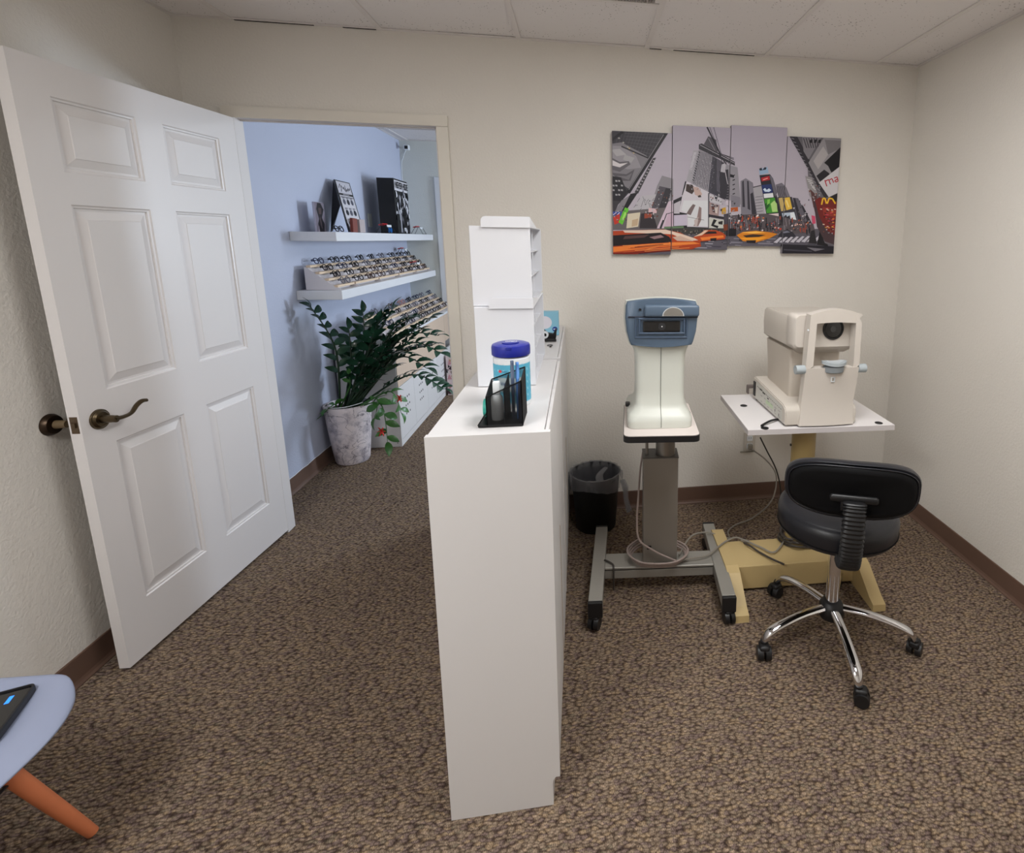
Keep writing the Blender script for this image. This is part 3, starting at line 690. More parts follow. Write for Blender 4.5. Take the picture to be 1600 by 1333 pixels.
P((50, 47, 54), (692, 604), (784, 620), (784, 636), (692, 620)); P((198, 198, 190), (694, 624), (786, 640), (784, 690), (694, 694)); P((26, 26, 30), (722, 634), (742, 640), (724, 668), (752, 676), (746, 690), (706, 674)); P((40, 38, 40), (750, 650), (778, 644), (776, 668), (752, 664))
P((202, 156, 60), (770, 568), (800, 560), (796, 600), (772, 604)); P((200, 190, 200), (796, 520), (826, 520), (826, 580), (796, 576)); P((70, 66, 76), (784, 604), (826, 596), (824, 690), (784, 690))
P((206, 206, 214), (826, 606), (854, 606), (852, 650), (824, 650)); P((180, 90, 40), (826, 564), (870, 560), (872, 586), (828, 590))
# crowd band
P((64, 62, 62), (420, 684), (812, 690), (812, 728), (470, 724)); P((96, 124, 90), (420, 680), (540, 676), (540, 688), (420, 692))
for i in range(90):
    x = 460 + rnd.random() * 350; y = 692 + rnd.random() * 36; c = rnd.choice([(34, 32, 34), (120, 110, 100), (150, 140, 130), (60, 66, 60), (90, 60, 50)])
    P(c, (x, y), (x + 5, y), (x + 5, y + 8), (x, y + 8))
# towers right of centre
P((126, 122, 132), (888, 560), (886, 402), (918, 384), (962, 412), (992, 640), (892, 640)); P((58, 55, 64), (898, 560), (896, 405), (906, 398), (914, 560)); P((58, 55, 64), (930, 570), (926, 400), (936, 404), (946, 580)); P((54, 52, 60), (946, 480), (962, 470), (984, 600), (956, 620))
P((166, 162, 168), (962, 436), (1016, 428), (1036, 620), (992, 640)); [LN((90, 86, 96), (976, 500 + i * 18), (1022, 494 + i * 18), 3) for i in range(6)]; LN((70, 66, 74), (962, 440), (1012, 428), 6)
P((44, 42, 50), (1002, 366), (1066, 360), (1078, 376), (1144, 640), (1046, 620)); P((104, 100, 110), (1062, 364), (1084, 382), (1112, 470), (1096, 500))
P((150, 176, 204), (998, 332), (1050, 314), (1058, 352), (1004, 364)); P((40, 46, 60), (1000, 326), (1014, 320), (1020, 334), (1034, 316), (1046, 320), (1040, 332), (1004, 338)); P((176, 40, 50), (1012, 382), (1062, 370), (1066, 394), (1016, 404)); LN((240, 170, 160), (1024, 394), (1052, 384), 5)
P((40, 54, 104), (1014, 426), (1074, 420), (1084, 472), (1022, 476)); P((206, 222, 240), (1024, 452), (1036, 444), (1046, 456), (1060, 446), (1074, 458), (1060, 468), (1034, 466)); P((224, 226, 230), (1026, 480), (1084, 474), (1088, 500), (1030, 506))
P((70, 146, 52), (1030, 512), (1094, 502), (1116, 592), (1046, 598)); P((178, 214, 130), (1070, 540), (1092, 520), (1108, 540), (1112, 588), (1080, 590)); P((40, 96, 40), (1034, 540), (1060, 530), (1064, 552), (1042, 580)); P((134, 196, 90), (1050, 515), (1066, 512), (1064, 536), (1048, 548))
P((224, 206, 204), (1048, 604), (1118, 598), (1120, 640), (1044, 642)); P((190, 60, 50), (1060, 612), (1080, 610), (1080, 622), (1062, 624)); P((214, 186, 180), (1040, 642), (1120, 640), (1122, 672), (1030, 672))
P((116, 112, 122), (1100, 424), (1138, 412), (1166, 440), (1190, 500), (1120, 505)); [LN((60, 58, 66), (1108 + i * 10, 432), (1122 + i * 11, 500), 4) for i in range(5)]
P((60, 57, 66), (1110, 500), (1200, 498), (1246, 660), (1150, 668)); P((196, 170, 108), (1118, 506), (1142, 502), (1160, 582), (1134, 586)); P((228, 186, 74), (1148, 504), (1186, 500), (1202, 570), (1166, 580)); P((240, 214, 130), (1160, 520), (1170, 516), (1186, 560), (1178, 564))
P((184, 196, 212), (1138, 598), (1214, 590), (1230, 646), (1152, 652)); P((50, 48, 56), (1150, 620), (1164, 606), (1170, 620), (1186, 610), (1192, 640), (1156, 646)); P((226, 230, 236), (1188, 596), (1212, 592), (1226, 640), (1200, 644))
P((100, 96, 106), (1204, 502), (1238, 506), (1318, 670), (1240, 676)); P((50, 48, 56), (1206, 506), (1220, 506), (1268, 670), (1246, 672)); P((48, 46, 54), (1256, 548), (1266, 548), (1322, 660), (1300, 664))
P((88, 80, 84), (826, 610), (1040, 600), (1330, 660), (1345, 720), (826, 724))
for i in range(90):
    x = 830 + rnd.random() * 480; y = 600 + rnd.random() * 80 + (x - 830) * .05
    P(rnd.choice([(44, 40, 46), (60, 56, 62), (34, 30, 36), (120, 112, 118), (150, 70, 56)]), (x, y), (x + 4 + rnd.random() * 7, y - 2), (x + 8, y + 22 + rnd.random() * 24), (x + 1, y + 26))
cols = [(190, 60, 45), (214, 120, 60), (226, 216, 220), (60, 50, 56), (150, 140, 150), (170, 80, 60), (38, 34, 40), (230, 180, 160), (100, 96, 110)]
for i in range(150):
    x = 812 + rnd.random() * 520; y = 596 + rnd.random() * 104 + (24 if x > 1000 else 0); s = 3 + rnd.random() * 9
    if 1030 < x < 1230 and y < 650: continue
    P(rnd.choice(cols), (x, y), (x + s, y - 3 + rnd.random() * 4), (x + s * .9, y + s * .8), (x - 2, y + s))
for i in range(14): P((28, 26, 32), (800 + i * 4, 690 + rnd.random() * 10), (808 + i * 4, 688), (806 + i * 4, 735), (798 + i * 4, 738))
P((120, 60, 40), (780, 668), (812, 664), (812, 700), (784, 706))
# crossing and cars
P((48, 46, 56), (1112, 742), (1130, 712), (1170, 698), (1204, 712), (1222, 736), (1200, 752)); P((120, 120, 136), (1140, 712), (1170, 704), (1190, 714), (1150, 720))
for i in range(9): P((196, 192, 202), (1086 + i * 34, 776 - i), (1126 + i * 34, 744 - i * 1.5), (1140 + i * 34, 746 - i * 1.5), (1108 + i * 34, 780 - i))
P((40, 38, 42), (1300, 780), (1316, 706), (1336, 700), (1352, 784)); P((30, 28, 32), (1352, 790), (1372, 690), (1404, 700), (1420, 800)); P((176, 172, 176), (1418, 700), (1440, 688), (1458, 700), (1456, 738), (1436, 740), (1420, 720))
# taxis, printed blurred
P((176, 66, 30), (95, 706), (420, 696), (520, 716), (566, 742), (640, 768), (646, 800), (560, 822), (95, 860)); P((228, 204, 186), (170, 704), (430, 698), (520, 722), (640, 762), (560, 768), (470, 726), (180, 716))
P((30, 22, 26), (95, 734), (400, 716), (452, 742), (470, 772), (95, 800)); P((86, 60, 60), (180, 738), (330, 728), (300, 746), (170, 756)); P((150, 120, 124), (330, 744), (400, 730), (420, 744), (360, 756))
P((236, 128, 54), (95, 806), (420, 776), (600, 772), (640, 784), (430, 800), (95, 836)); P((206, 176, 160), (470, 744), (520, 736), (600, 768), (500, 766)); P((120, 30, 20), (95, 842), (476, 812), (476, 830), (95, 856))
for i in range(12): LN(rnd.choice([(236, 150, 80), (150, 50, 24), (210, 96, 40), (60, 26, 20)]), (110 + rnd.random() * 200, 790 + i * 5), (360 + rnd.random() * 260, 776 + i * 4), 3)
P((186, 74, 34), (596, 744), (640, 722), (668, 700), (736, 702), (776, 716), (796, 734), (790, 756), (640, 770)); P((226, 196, 170), (600, 742), (650, 716), (668, 702), (690, 702), (650, 732)); P((44, 30, 30), (660, 726), (690, 708), (736, 708), (742, 722)); P((236, 130, 54), (640, 746), (780, 732), (784, 746), (650, 764)); P((30, 24, 28), (700, 752), (740, 748), (736, 766), (704, 768))
P((214, 130, 36), (862, 732), (900, 712), (980, 704), (1064, 714), (1112, 724), (1060, 752), (980, 776), (900, 768)); P((250, 190, 84), (890, 716), (980, 708), (1040, 716), (960, 722)); P((60, 44, 34), (900, 734), (960, 726), (1040, 730), (1000, 742), (920, 746)); P((240, 160, 40), (880, 748), (1050, 744), (990, 764), (910, 760)); P((36, 30, 34), (920, 764), (980, 762), (976, 780), (924, 778))
# right-hand facade
P((104, 100, 106), (1182, 125), (1505, 135), (1505, 300), (1480, 640), (1455, 800), (1400, 780), (1352, 640), (1300, 430), (1296, 320))
P((54, 51, 58), (1182, 125), (1232, 130), (1424, 496), (1398, 506)); [LN((150, 146, 152), (1196 + i * 11, 140 + i * 22), (1214 + i * 11, 146 + i * 22), 3) for i in range(16)]
P((132, 128, 134), (1262, 130), (1380, 135), (1300, 270), (1270, 220)); [LN((70, 66, 72), (1270 + i * 16, 140), (1290 + i * 14, 200), 6) for i in range(6)]; [P((30, 28, 34), (1310 + i * 26, 150), (1326 + i * 26, 148), (1320 + i * 26, 170), (1306 + i * 26, 168)) for i in range(3)]
P((150, 146, 150), (1300, 290), (1392, 140), (1505, 146), (1498, 330), (1366, 420)); P((120, 116, 120), (1400, 150), (1500, 155), (1500, 200), (1420, 240)); P((176, 170, 172), (1330, 280), (1390, 190), (1420, 240), (1360, 330))
P((28, 26, 30), (1396, 290), (1500, 190), (1500, 320), (1440, 350), (1420, 310)); P((46, 43, 48), (1348, 370), (1396, 332), (1424, 352), (1440, 380), (1376, 412))
P((206, 202, 206), (1364, 412), (1492, 312), (1486, 470), (1424, 500)); P((36, 34, 38), (1424, 502), (1486, 472), (1480, 530), (1440, 520))
RED_ = (176, 36, 48)
for a_, c_ in (((1412, 434), (1400, 396)), ((1404, 402), (1424, 392)), ((1424, 394), (1434, 422)), ((1426, 396), (1444, 386)), ((1444, 388), (1454, 412)), ((1456, 384), (1474, 376)), ((1474, 376), (1480, 398)), ((1460, 400), (1478, 388)), ((1460, 400), (1466, 408)), ((1466, 408), (1484, 400))): LN(RED_, a_, c_, 6)
P((150, 146, 148), (1280, 370), (1320, 380), (1356, 480), (1310, 500)); [LN((206, 204, 206), (1290 + i * 8, 390 + i * 12), (1320 + i * 6, 400 + i * 14), 4) for i in range(5)]; P((90, 60, 60), (1310, 450), (1350, 490), (1380, 640), (1330, 560))
P((74, 56, 60), (1330, 520), (1372, 560), (1470, 700), (1460, 790), (1400, 770), (1352, 680)); P((116, 38, 36), (1340, 520), (1366, 500), (1486, 530), (1470, 740), (1410, 700), (1366, 620)); P((150, 56, 46), (1386, 560), (1470, 570), (1462, 620), (1392, 610))
for a_, c_ in (((1380, 546), (1388, 508)), ((1388, 508), (1400, 506)), ((1400, 506), (1410, 540)), ((1414, 540), (1426, 506)), ((1426, 506), (1446, 510)), ((1446, 510), (1464, 540))): LN((240, 188, 52), a_, c_, 9)
for i in range(60):
    x = 1330 + rnd.random() * 130; y = 560 + rnd.random() * 140
    if x < 1330 + (y - 480) * .3: continue
    P(rnd.choice([(206, 60, 60), (230, 150, 70), (226, 200, 180), (90, 24, 30), (240, 190, 80), (40, 30, 34), (196, 70, 96)]), (x, y), (x + 12, y + 2), (x + 11, y + 7), (x, y + 6))
P((206, 80, 110), (1318, 610), (1340, 616), (1344, 660), (1324, 664))
P((36, 34, 42), (1130, 786), (1460, 800), (1460, 860), (1130, 860)); P((120, 116, 124), (1290, 806), (1400, 816), (1340, 830)); LN((70, 68, 78), (1150, 820), (1320, 830), 8)
for i in range(220):
    x = 575 + rnd.random() * 150; y = 225 + rnd.random() * 230
    if x > 560 + (y - 215) * -.15 + 30 and x < 735 and y < 455: LN(rnd.choice([(112, 108, 118), (190, 186, 194), (130, 126, 136)]), (x, y), (x - 1, y + 6), 2)
for i in range(160):
    x, y = rnd.choice([(110, 540), (300, 520), (380, 450), (700, 480), (800, 520), (1200, 520), (1290, 420), (1380, 620)]); x += rnd.random() * 90; y += rnd.random() * 110
    P(rnd.choice([(60, 57, 63), (150, 146, 152), (196, 192, 196), (96, 92, 98), (120, 70, 60)]), (x, y), (x + 4 + rnd.random() * 8, y), (x + 4, y + 4 + rnd.random() * 10), (x - 1, y + 5))
pic = [(.2095, .5145, 1.4455, 2.0555), (.517, .822, 1.4725, 2.0825 + .012), (.8245, 1.1295, 1.4935, 2.1085), (1.132, 1.4335, 1.4555, 2.0665)]
CANV = mat('canvas_edge', (150, 144, 150), .8)
lab4 = ['leftmost tall canvas of the four-piece city street picture', 'second canvas from the left of the city picture, with the skyscraper', 'third canvas from the left of the city picture, mostly pale sky', 'rightmost canvas of the four-piece city picture, with red lettering']
for (x0, x1, z0, z1), lb in zip(pic, lab4):
    t = thing('wall_picture', lb, 'picture', ((x0 + x1) / 2, -.001, (z0 + z1) / 2), 0, 'four canvases of one city street picture')
    b = NB(); box(b, (x0, -.028, z0), (x1, -.001, z1), .002, 2); obj('canvas_frame', b, CANV, t)
    printed('print', ART, lambda u, v, l: Vector((u, -.0283 - l, v)), t, x0 + .001, x1 - .001, z0 + .001, z1 - .001, colmat('print'), step=.000012)

# ------------------------------------------------------------------ grey instrument stand
SILV = mat('silver_powder_coat', (158, 155, 148), .42, .35); SILD = mat('silver_column', (142, 136, 128), .42, .3)
GS = thing('instrument_stand', 'silver grey H-base instrument stand on castors with small white top', 'stand', (.36, -.715, 0), R(-5))
def caster(parent, x, y, ang=0, r=.028, name='caster'):
    b = NB(); M = Matrix.Translation((x, y, 0)) @ Matrix.Rotation(ang, 4, 'Z')
    for s in (-1, 1):
        bb = NB(); cyl(bb, (s * .004, .012, r + .0005), (s * .021, .012, r + .0005), r, r * .93, 24)
        bmesh.ops.transform(bb, matrix=M, verts=bb.verts); me = bpy.data.meshes.new('t'); bb.to_mesh(me); bb.free(); b.from_mesh(me); bpy.data.meshes.remove(me)
    bb = NB(); box(bb, (-.017, -.012, r + .006), (.017, .026, r * 2 + .006), .008, 3); cyl(bb, (0, 0, r * 2), (0, 0, r * 2 + .016), .008, n=12)
    bmesh.ops.transform(bb, matrix=M, verts=bb.verts); me = bpy.data.meshes.new('t'); bb.to_mesh(me); bb.free(); b.from_mesh(me); bpy.data.meshes.remove(me)
    return lobj(name, b, BLACKP, parent, 35)
for s in (-1, 1):
    b = NB(); box(b, (s * .2665 - .028, -.262, .072), (s * .2665 + .028, .29, .122), .003, 2); lobj('foot', b, SILV, GS)
    b = NB(); box(b, (s * .2665 - .0285, -.279, .058), (s * .2665 + .0285, -.262, .124), .003, 2); box(b, (s * .2665 - .0285, -.275, .054), (s * .2665 + .0285, -.235, .072), .003, 2); lobj('end_cap', b, BLACKP, GS)
    b = NB(); box(b, (s * .2665 - .0285, .29, .058), (s * .2665 + .0285, .302, .124), .003, 2); lobj('end_cap', b, BLACKP, GS)
    caster(GS, s * .2665, -.252, R(160 if s < 0 else 190), .0265); caster(GS, s * .2665, .262, R(20), .0265)
b = NB(); box(b, (-.238, -.052, .112), (.238, .055, .123), .002, 1); box(b, (-.238, -.046, .066), (.238, .05, .104), .002, 1); lobj('cross_beam', b, SILV, GS)
b = NB(); box(b, (-.238, -.044, .104), (.238, .045, .112)); lobj('beam_groove', b, BLACKP, GS)
b = NB(); box(b, (-.035, -.02, .05), (.01, -.012, .066)); lobj('beam_label', b, WHITE, GS)
b = NB(); box(b, (-.072, -.028, .123), (.078, .075, .612), .003, 2); col = lobj('column', b, SILD, GS)
b = NB(); box(b, (-.074, -.03, .612), (.080, .077, .616), .001, 1); lobj('column_cap', b, mat('dark_grey_plastic', (96, 92, 86), .5), GS)
b = NB(); box(b, (-.055, -.0295, .19), (-.036, -.0275, .208)); lobj('switch', b, BLACKP, GS)
b = NB(); cyl(b, (.025, .02, .616), (.025, .02, .775), .042, n=32); lobj('telescopic_pole', b, mat('brushed_steel', (150, 146, 140), .3, .8), GS, 35)
b = NB(); cyl(b, (-.055, .01, .60), (-.055, .01, .775), .0065, n=12); lobj('guide_rod', b, SILD, GS, 35)
def rrect(x0, x1, y0, y1, r, n=5):
    out = []
    for cx, cy, a0 in ((x1 - r, y0 + r, -90), (x1 - r, y1 - r, 0), (x0 + r, y1 - r, 90), (x0 + r, y0 + r, 180)):
        out += [(cx + r * math.cos(R(a0 + i * 90 / n)), cy + r * math.sin(R(a0 + i * 90 / n))) for i in range(n + 1)]
    return out
b = NB(); prism(b, rrect(-.153, .137, -.262, .15, .025), .776, .800); lobj('top_edge', b, BLACKP, GS, 35)
b = NB(); prism(b, rrect(-.151, .135, -.259, .147, .024), .7995, .8025); lobj('top_laminate', b, mat('pinkish_laminate', (226, 216, 210), .4), GS, 35)

# ------------------------------------------------------------------ blue-headed autorefractor
IVORY = mat('ivory_plastic', (211, 213, 204), .38); BLUEG = mat('slate_blue_plastic', (84, 101, 120), .42); BLUED = mat('slate_blue_dark', (70, 86, 107), .45)
AR = thing('autorefractor', 'ivory autorefractor with slate blue head on the silver stand', 'eye instrument', (.345, -.78, .8035), R(-4))
def ringrect(x0, x1, y0, y1, z, r, n=4): return [Vector((x, y, z)) for x, y in rrect(x0, x1, y0, y1, r, n)]
b = NB()
loft(b, [ringrect(-.128, .122, -.118, .20, 0, .03), ringrect(-.130, .124, -.120, .20, .02, .03), ringrect(-.130, .124, -.118, .20, .034, .032), ringrect(-.122, .116, -.108, .195, .050, .034),
         ringrect(-.106, .104, -.088, .16, .066, .034), ringrect(-.098, .097, -.080, .14, .085, .032), ringrect(-.096, .094, -.078, .12, .14, .028), ringrect(-.097, .095, -.078, .11, .22, .026),
         ringrect(-.099, .097, -.078, .11, .28, .024), ringrect(-.106, .103, -.079, .13, .305, .022), ringrect(-.118, .116, -.080, .16, .33, .02), ringrect(-.124, .124, -.080, .17, .345, .02)])
lobj('body', b, IVORY, AR, 50)
b = NB(); tube(b, [(0.0, -.1195, .004), (0.0, -.1215, .03), (0.0, -.108, .052), (0.0, -.085, .075), (0.0, -.0805, .14), (0.0, -.0805, .32)], .0011, 5, 4); lobj('seam', b, mat('seam_grey', (120, 124, 116), .6), AR)
def barrel(y, dx0, g):
    pts = []
    for i in range(13): t = i / 12; x = -.131 * g + .262 * g * t; pts.append((x, .505 * 1 - .0 + .012 * math.sin(math.pi * t) + (g - 1) * .05))
    pts = [(x, z - (0 if g > .98 or y < -.07 else (.98 - g) * .30)) for x, z in pts]; dg = max(0, .98 - g) if y > -.07 else 0; right = [(.137 * g, .49 - dg * .3), (.139 * g, .44 - dg * .1), (.134 * g, .39), (.124 * g, .352)]
    bot = [(.118 * g - .236 * g * i / 12, .338 - .010 * math.sin(math.pi * i / 12) - (g - 1) * .05) for i in range(13)]
    left = [(-.124 * g, .352), (-.134 * g, .39), (-.139 * g, .44 - max(0, .98 - g) * .1), (-.137 * g, .49 - max(0, .98 - g) * .3)] if y > -.07 else [(-.124 * g, .352), (-.134 * g, .39), (-.139 * g, .44), (-.137 * g, .49)]
    return [Vector((x, y, z - .012)) for x, z in pts + right + bot + left]
b = NB(); loft(b, [barrel(-.083, 0, 1.0), barrel(-.066, 0, 1.025), barrel(-.045, 0, 1.01), barrel(-.01, 0, .93), barrel(.03, 0, .82), barrel(.07, 0, .66)]); lobj('head_shell', b, IVORY, AR, 50)
b = NB(); loft(b, [barrel(-.105, 0, .945), barrel(-.101, 0, .975), barrel(-.084, 0, .985)]); hd = lobj('face_panel', b, BLUEG, AR, 50)
b = NB(); box(b, (-.066, -.124, .437), (.140, -.100, .481), .009, 3); lobj('brow_rest', b, BLUEG, hd, 50)
b = NB(); box(b, (-.128, -.1105, .432), (.137, -.104, .4385), .002, 1); lobj('brow_shadow_strip', b, mat('blue_brow_shade', (30, 38, 54), .6), hd)  # solid dark strip, shade under the brow rest put into its colour
b = NB(); pts = [(.041 + .037 * math.cos(a), .4425 + .030 * math.sin(a)) for a in [i * math.pi / 14 for i in range(15)]]; prism(b, pts, -.1285, -.12, 'y'); lobj('forehead_window', b, mat('grey_window', (150, 146, 140), .3, .5), hd, 35)
b = NB(); pts = [(.041 + .041 * math.cos(a), .4405 + .034 * math.sin(a)) for a in [i * math.pi / 14 for i in range(15)]]; prism(b, pts, -.1262, -.12, 'y'); lobj('window_rim', b, mat('rim_light', (196, 198, 200), .4), hd, 35)
def frame_bm(x0, x1, z0, z1, w_, y0, y1):
    b = NB(); box(b, (x0, y0, z0), (x1, y1, z0 + w_), .0015, 1); box(b, (x0, y0, z1 - w_), (x1, y1, z1), .0015, 1); box(b, (x0, y0, z0 + w_), (x0 + w_, y1, z1 - w_), .0015, 1); box(b, (x1 - w_, y0, z0 + w_), (x1, y1, z1 - w_), .0015, 1); return b
lobj('window_step', frame_bm(-.102, .098, .354, .434, .006, -.110, -.103), BLUED, hd); lobj('window_step', frame_bm(-.088, .088, .37, .432, .007, -.114, -.103), BLUED, hd)
b = NB(); box(b, (-.072, -.112, .378), (.070, -.104, .420), .004, 2); wn = lobj('eye_window', b, mat('black_glass', (8, 8, 10), .08, coat=.5), hd)
b = NB(); cyl(b, (0, -.1125, .40), (0, -.1135, .40), .014, n=20); lobj('lens', b, mat('lens_dark', (30, 32, 38), .1, coat=1), wn, 35); b = NB(); cyl(b, (0, -.1135, .40), (0, -.114, .40), .0025, n=10); lobj('lens_glint_dot', b, mat('lens_glint', (190, 190, 190), .2), wn)  # small pale disc is a glint painted onto the lens
b = NB(); cyl(b, (-.082, -.104, .463), (-.082, -.1085, .463), .005, n=12); lobj('sensor', b, BLACKP, hd)
b = NB(); box(b, (-.136, .02, .045), (-.118, .05, .060), .003, 2); lobj('clamp_knob', b, BLACKP, AR)
b = NB(); box(b, (.114, -.02, .012), (.128, .0, .03), .003, 2); lobj('clamp_knob', b, BLACKP, AR)

# ------------------------------------------------------------------ tan instrument table
TAN = mat('tan_powder_coat', (196, 172, 122), .5, bump=.05, bscale=200); TAN2 = mat('tan_column', (182, 158, 106), .45)
YS = thing('instrument_table', 'tan instrument table with white top, round column and low base', 'table', (1.03, -.62, 0), R(-2))
b = NB(); box(b, (-.33, -.215, .012), (.235, -.015, .124), .004, 2); lobj('base_beam', b, TAN, YS)
for s, x in ((-1, -.357), (1, .232)):
    b = NB(); prism(b, [(-.40, .002), (-.385, .002), (-.33, .03), (-.25, .118), (-.22, .132), (.10, .132), (.14, .118), (.20, .03), (.215, .002), (.225, .0), (-.40, .0)][::-1] if False else
                    [(-.405, .001), (-.20, .001), (-.16, .03), (.02, .03), (.06, .001), (.16, .001), (.15, .03), (.10, .12), (.08, .132), (-.21, .132), (-.25, .12), (-.365, .045), (-.402, .03)], x - .028, x + .028, 'x'); lobj('foot', b, TAN, YS)
b = NB(); cyl(b, (0.005, -.045, .124), (0.005, -.045, .46), .061, n=36); lobj('lower_column', b, TAN2, YS, 35)
b = NB(); cyl(b, (0.005, -.045, .46), (0.005, -.045, .733), .054, n=36); lobj('upper_column', b, TAN2, YS, 35)
b = NB(); cyl(b, (0.005, -.045, .448), (0.005, -.045, .468), .064, n=36); lobj('collar', b, mat('dark_brown_ring', (52, 38, 26), .5), YS, 35)
b = NB(); cyl(b, (-.05, -.068, .70), (-.055, -.070, .70), .004, n=8); cyl(b, (-.055, -.05, .61), (-.06, -.05, .61), .006, n=8); lobj('screw', b, BLACKP, YS)
b = NB(); box(b, (-.315, -.237, .738), (.325, .262, .7595)); tt = lobj('table_top', b, mat('white_melamine', (232, 228, 228), .35), YS)
b = NB(); box(b, (-.3165, -.2385, .7365), (.3265, .2635, .7585)); lobj('edge_band', b, mat('edge_band_grey', (206, 200, 200), .4), YS)
b = NB(); box(b, (-.08, -.13, .728), (.09, .05, .7365)); lobj('mounting_plate', b, mat('dark_steel', (90, 84, 74), .5, .5), YS)
def L2(p): return world_m(YS).inverted() @ Vector(p)
for q in ((1162, 634), (1195, 669), (1373, 661)):
    p = L2(on(q[0], q[1], 'z', .76)); b = NB(); lathe(b, [(.0165, .7592), (.0165, .7615), (.012, .7615), (.0115, .7598)], (p.x, p.y, 0), 24); lobj('cable_grommet', b, BLACKP, YS, 35)

# ------------------------------------------------------------------ beige keratometer with chin rest
BEI = mat('beige_plastic', (203, 195, 185), .4); BEI2 = mat('beige_plastic_light', (211, 203, 194), .4); GRYP = mat('cool_grey_plastic', (172, 180, 184), .45)
KR = thing('keratometer', 'beige autorefractor with chin rest and round black lens', 'eye instrument', (1.03, -.65, .7605))
zb = .7605
b = NB(); prism(b, [(-.835, zb + .006), (-.42, zb + .006), (-.42, zb + .112), (-.80, zb + .088), (-.825, zb + .078), (-.835, zb + .06)], .868, 1.185, 'x'); bmesh.ops.bevel(b, geom=b.edges[:], offset=.004, segments=2, affect='EDGES'); obj('base', b, BEI, KR, 40)
b = NB(); 
for x, y in ((.885, -.80), (1.16, -.80), (.885, -.45), (1.16, -.45)): cyl(b, (x, y, zb + .0002), (x, y, zb + .008), .012, n=14)
obj('rubber_foot', b, BLACKP, KR)
# side connector panel with label and sockets
LBX = .8677
sp = [([(-.80, zb + .012), (-.455, zb + .012), (-.455, zb + .098), (-.80, zb + .078)], (206, 204, 196)), ([(-.69, zb + .03), (-.60, zb + .03), (-.60, zb + .05), (-.69, zb + .05)], (196, 214, 180))]
for i in range(16):
    y = -.79 + i * .02; sp.append((line((y, zb + .062 + .001 * i), (y + .014, zb + .062 + .001 * i), .003), (110, 106, 100)))
for i in range(12):
    y = -.78 + (i % 6) * .045; z = zb + .022 + (i // 6) * .026; sp.append((line((y, z), (y + .022, z + .001), .0022), (130, 126, 120)))
for y, z, w_, h_ in ((-.59, .066, .035, .006), (-.545, .072, .03, .006), (-.64, .058, .02, .006), (-.725, .03, .006, .012), (-.77, .026, .006, .01)): sp.append(([(y, zb + z), (y + w_, zb + z), (y + w_, zb + z + h_), (y, zb + z + h_)], (46, 42, 40)))
printed('side_label', sp, lambda u, v, l: Vector((LBX - l, u, v)), KR, -2, 2, 0, 2)
b = NB(); box(b, (.864, -.452, zb + .02), (.869, -.425, zb + .09), .001, 1); obj('socket_panel', b, BLACKP, KR)
b = NB(); loft(b, [ringrect(.928, 1.15, -.715, -.44, zb + .085, .012), ringrect(.925, 1.15, -.72, -.435, zb + .20, .012), ringrect(.918, 1.152, -.725, -.43, zb + .305, .012)]); obj('neck', b, mat('beige_plastic_dark', (200, 190, 178), .45), KR, 40)
b = NB(); loft(b, [ringrect(.945, 1.165, -.745, -.42, zb + .296, .014), ringrect(.914, 1.185, -.775, -.395, zb + .322, .010), ringrect(.912, 1.187, -.78, -.392, zb + .38, .010), ringrect(.914, 1.186, -.778, -.394, zb + .436, .010), ringrect(.920, 1.180, -.772, -.402, zb + .448, .010)]); hd2 = obj('head', b, BEI, KR, 40)
b = NB(); loft(b, [[Vector((x, y, z)) for x, z in rrect(.905 + g, 1.192 - g, zb + .318 + g, zb + .466 - g * .4, .02)] for y, g in ((-.70, .004), (-.71, 0), (-.775, .002), (-.785, .01))]); obj('front_cowl', b, BEI2, hd2, 40)
lc = on(1302, 514, 'y', -.787)
b = NB(); ring(b, .046, .038, .006, 36, Matrix.Translation(lc) @ Matrix.Rotation(R(90), 4, 'X')); obj('lens_ring', b, BLACKP, KR, 35)
b = NB(); lathe(b, [(.039, 0), (.036, .003), (.02, .0045), (.0005, .005)], n=36); bmesh.ops.transform(b, matrix=Matrix.Translation(lc) @ Matrix.Rotation(R(90), 4, 'X'), verts=b.verts); le = obj('lens', b, MT['black_glass'], KR, 35)
b = NB(); cyl(b, lc + Vector((-.003, -.005, 0)), lc + Vector((-.003, -.0062, 0)), .013, n=20); obj('inner_lens', b, MT['lens_dark'], le, 35)
# head-rest frame: two posts, arched top bar, solid flared skirt
YFp, YFb = -.845, -.815
xo0, xo1 = .952, 1.176
arch = [(xo0 + (xo1 - xo0) * i / 12, 1.232 + .022 * math.sin(math.pi * i / 12)) for i in range(13)]
def strip(bm, outer, inner, y0, y1):
    loft(bm, [[Vector((o[0], y0, o[1])), Vector((o[0], y1, o[1])), Vector((n_[0], y1, n_[1])), Vector((n_[0], y0, n_[1]))] for o, n_ in zip(outer, inner)])
b = NB(); inner = [(.980 + (1.150 - .980) * i / 12, 1.196 + .004 * math.sin(math.pi * i / 12)) for i in range(13)]
strip(b, arch, inner, YFp + .004, YFb + .02)
for (xa, xb) in ((xo0, .980), (1.150, xo1)):
    off = -.012 if xa < 1 else 0
    loft(b, [[Vector((xa, YFp + .004, 1.232)), Vector((xb, YFp + .004, 1.197)), Vector((xb, YFb + .02, 1.197)), Vector((xa, YFb + .02, 1.232))],
             [Vector((xa + off, YFp, 1.0)), Vector((xb + off * .6, YFp, 1.02)), Vector((xb + off * .6, YFb + .01, 1.02)), Vector((xa + off, YFb + .01, 1.0))]])
obj('head_frame', b, BEI2, KR, 30)
b = NB(); rows = []
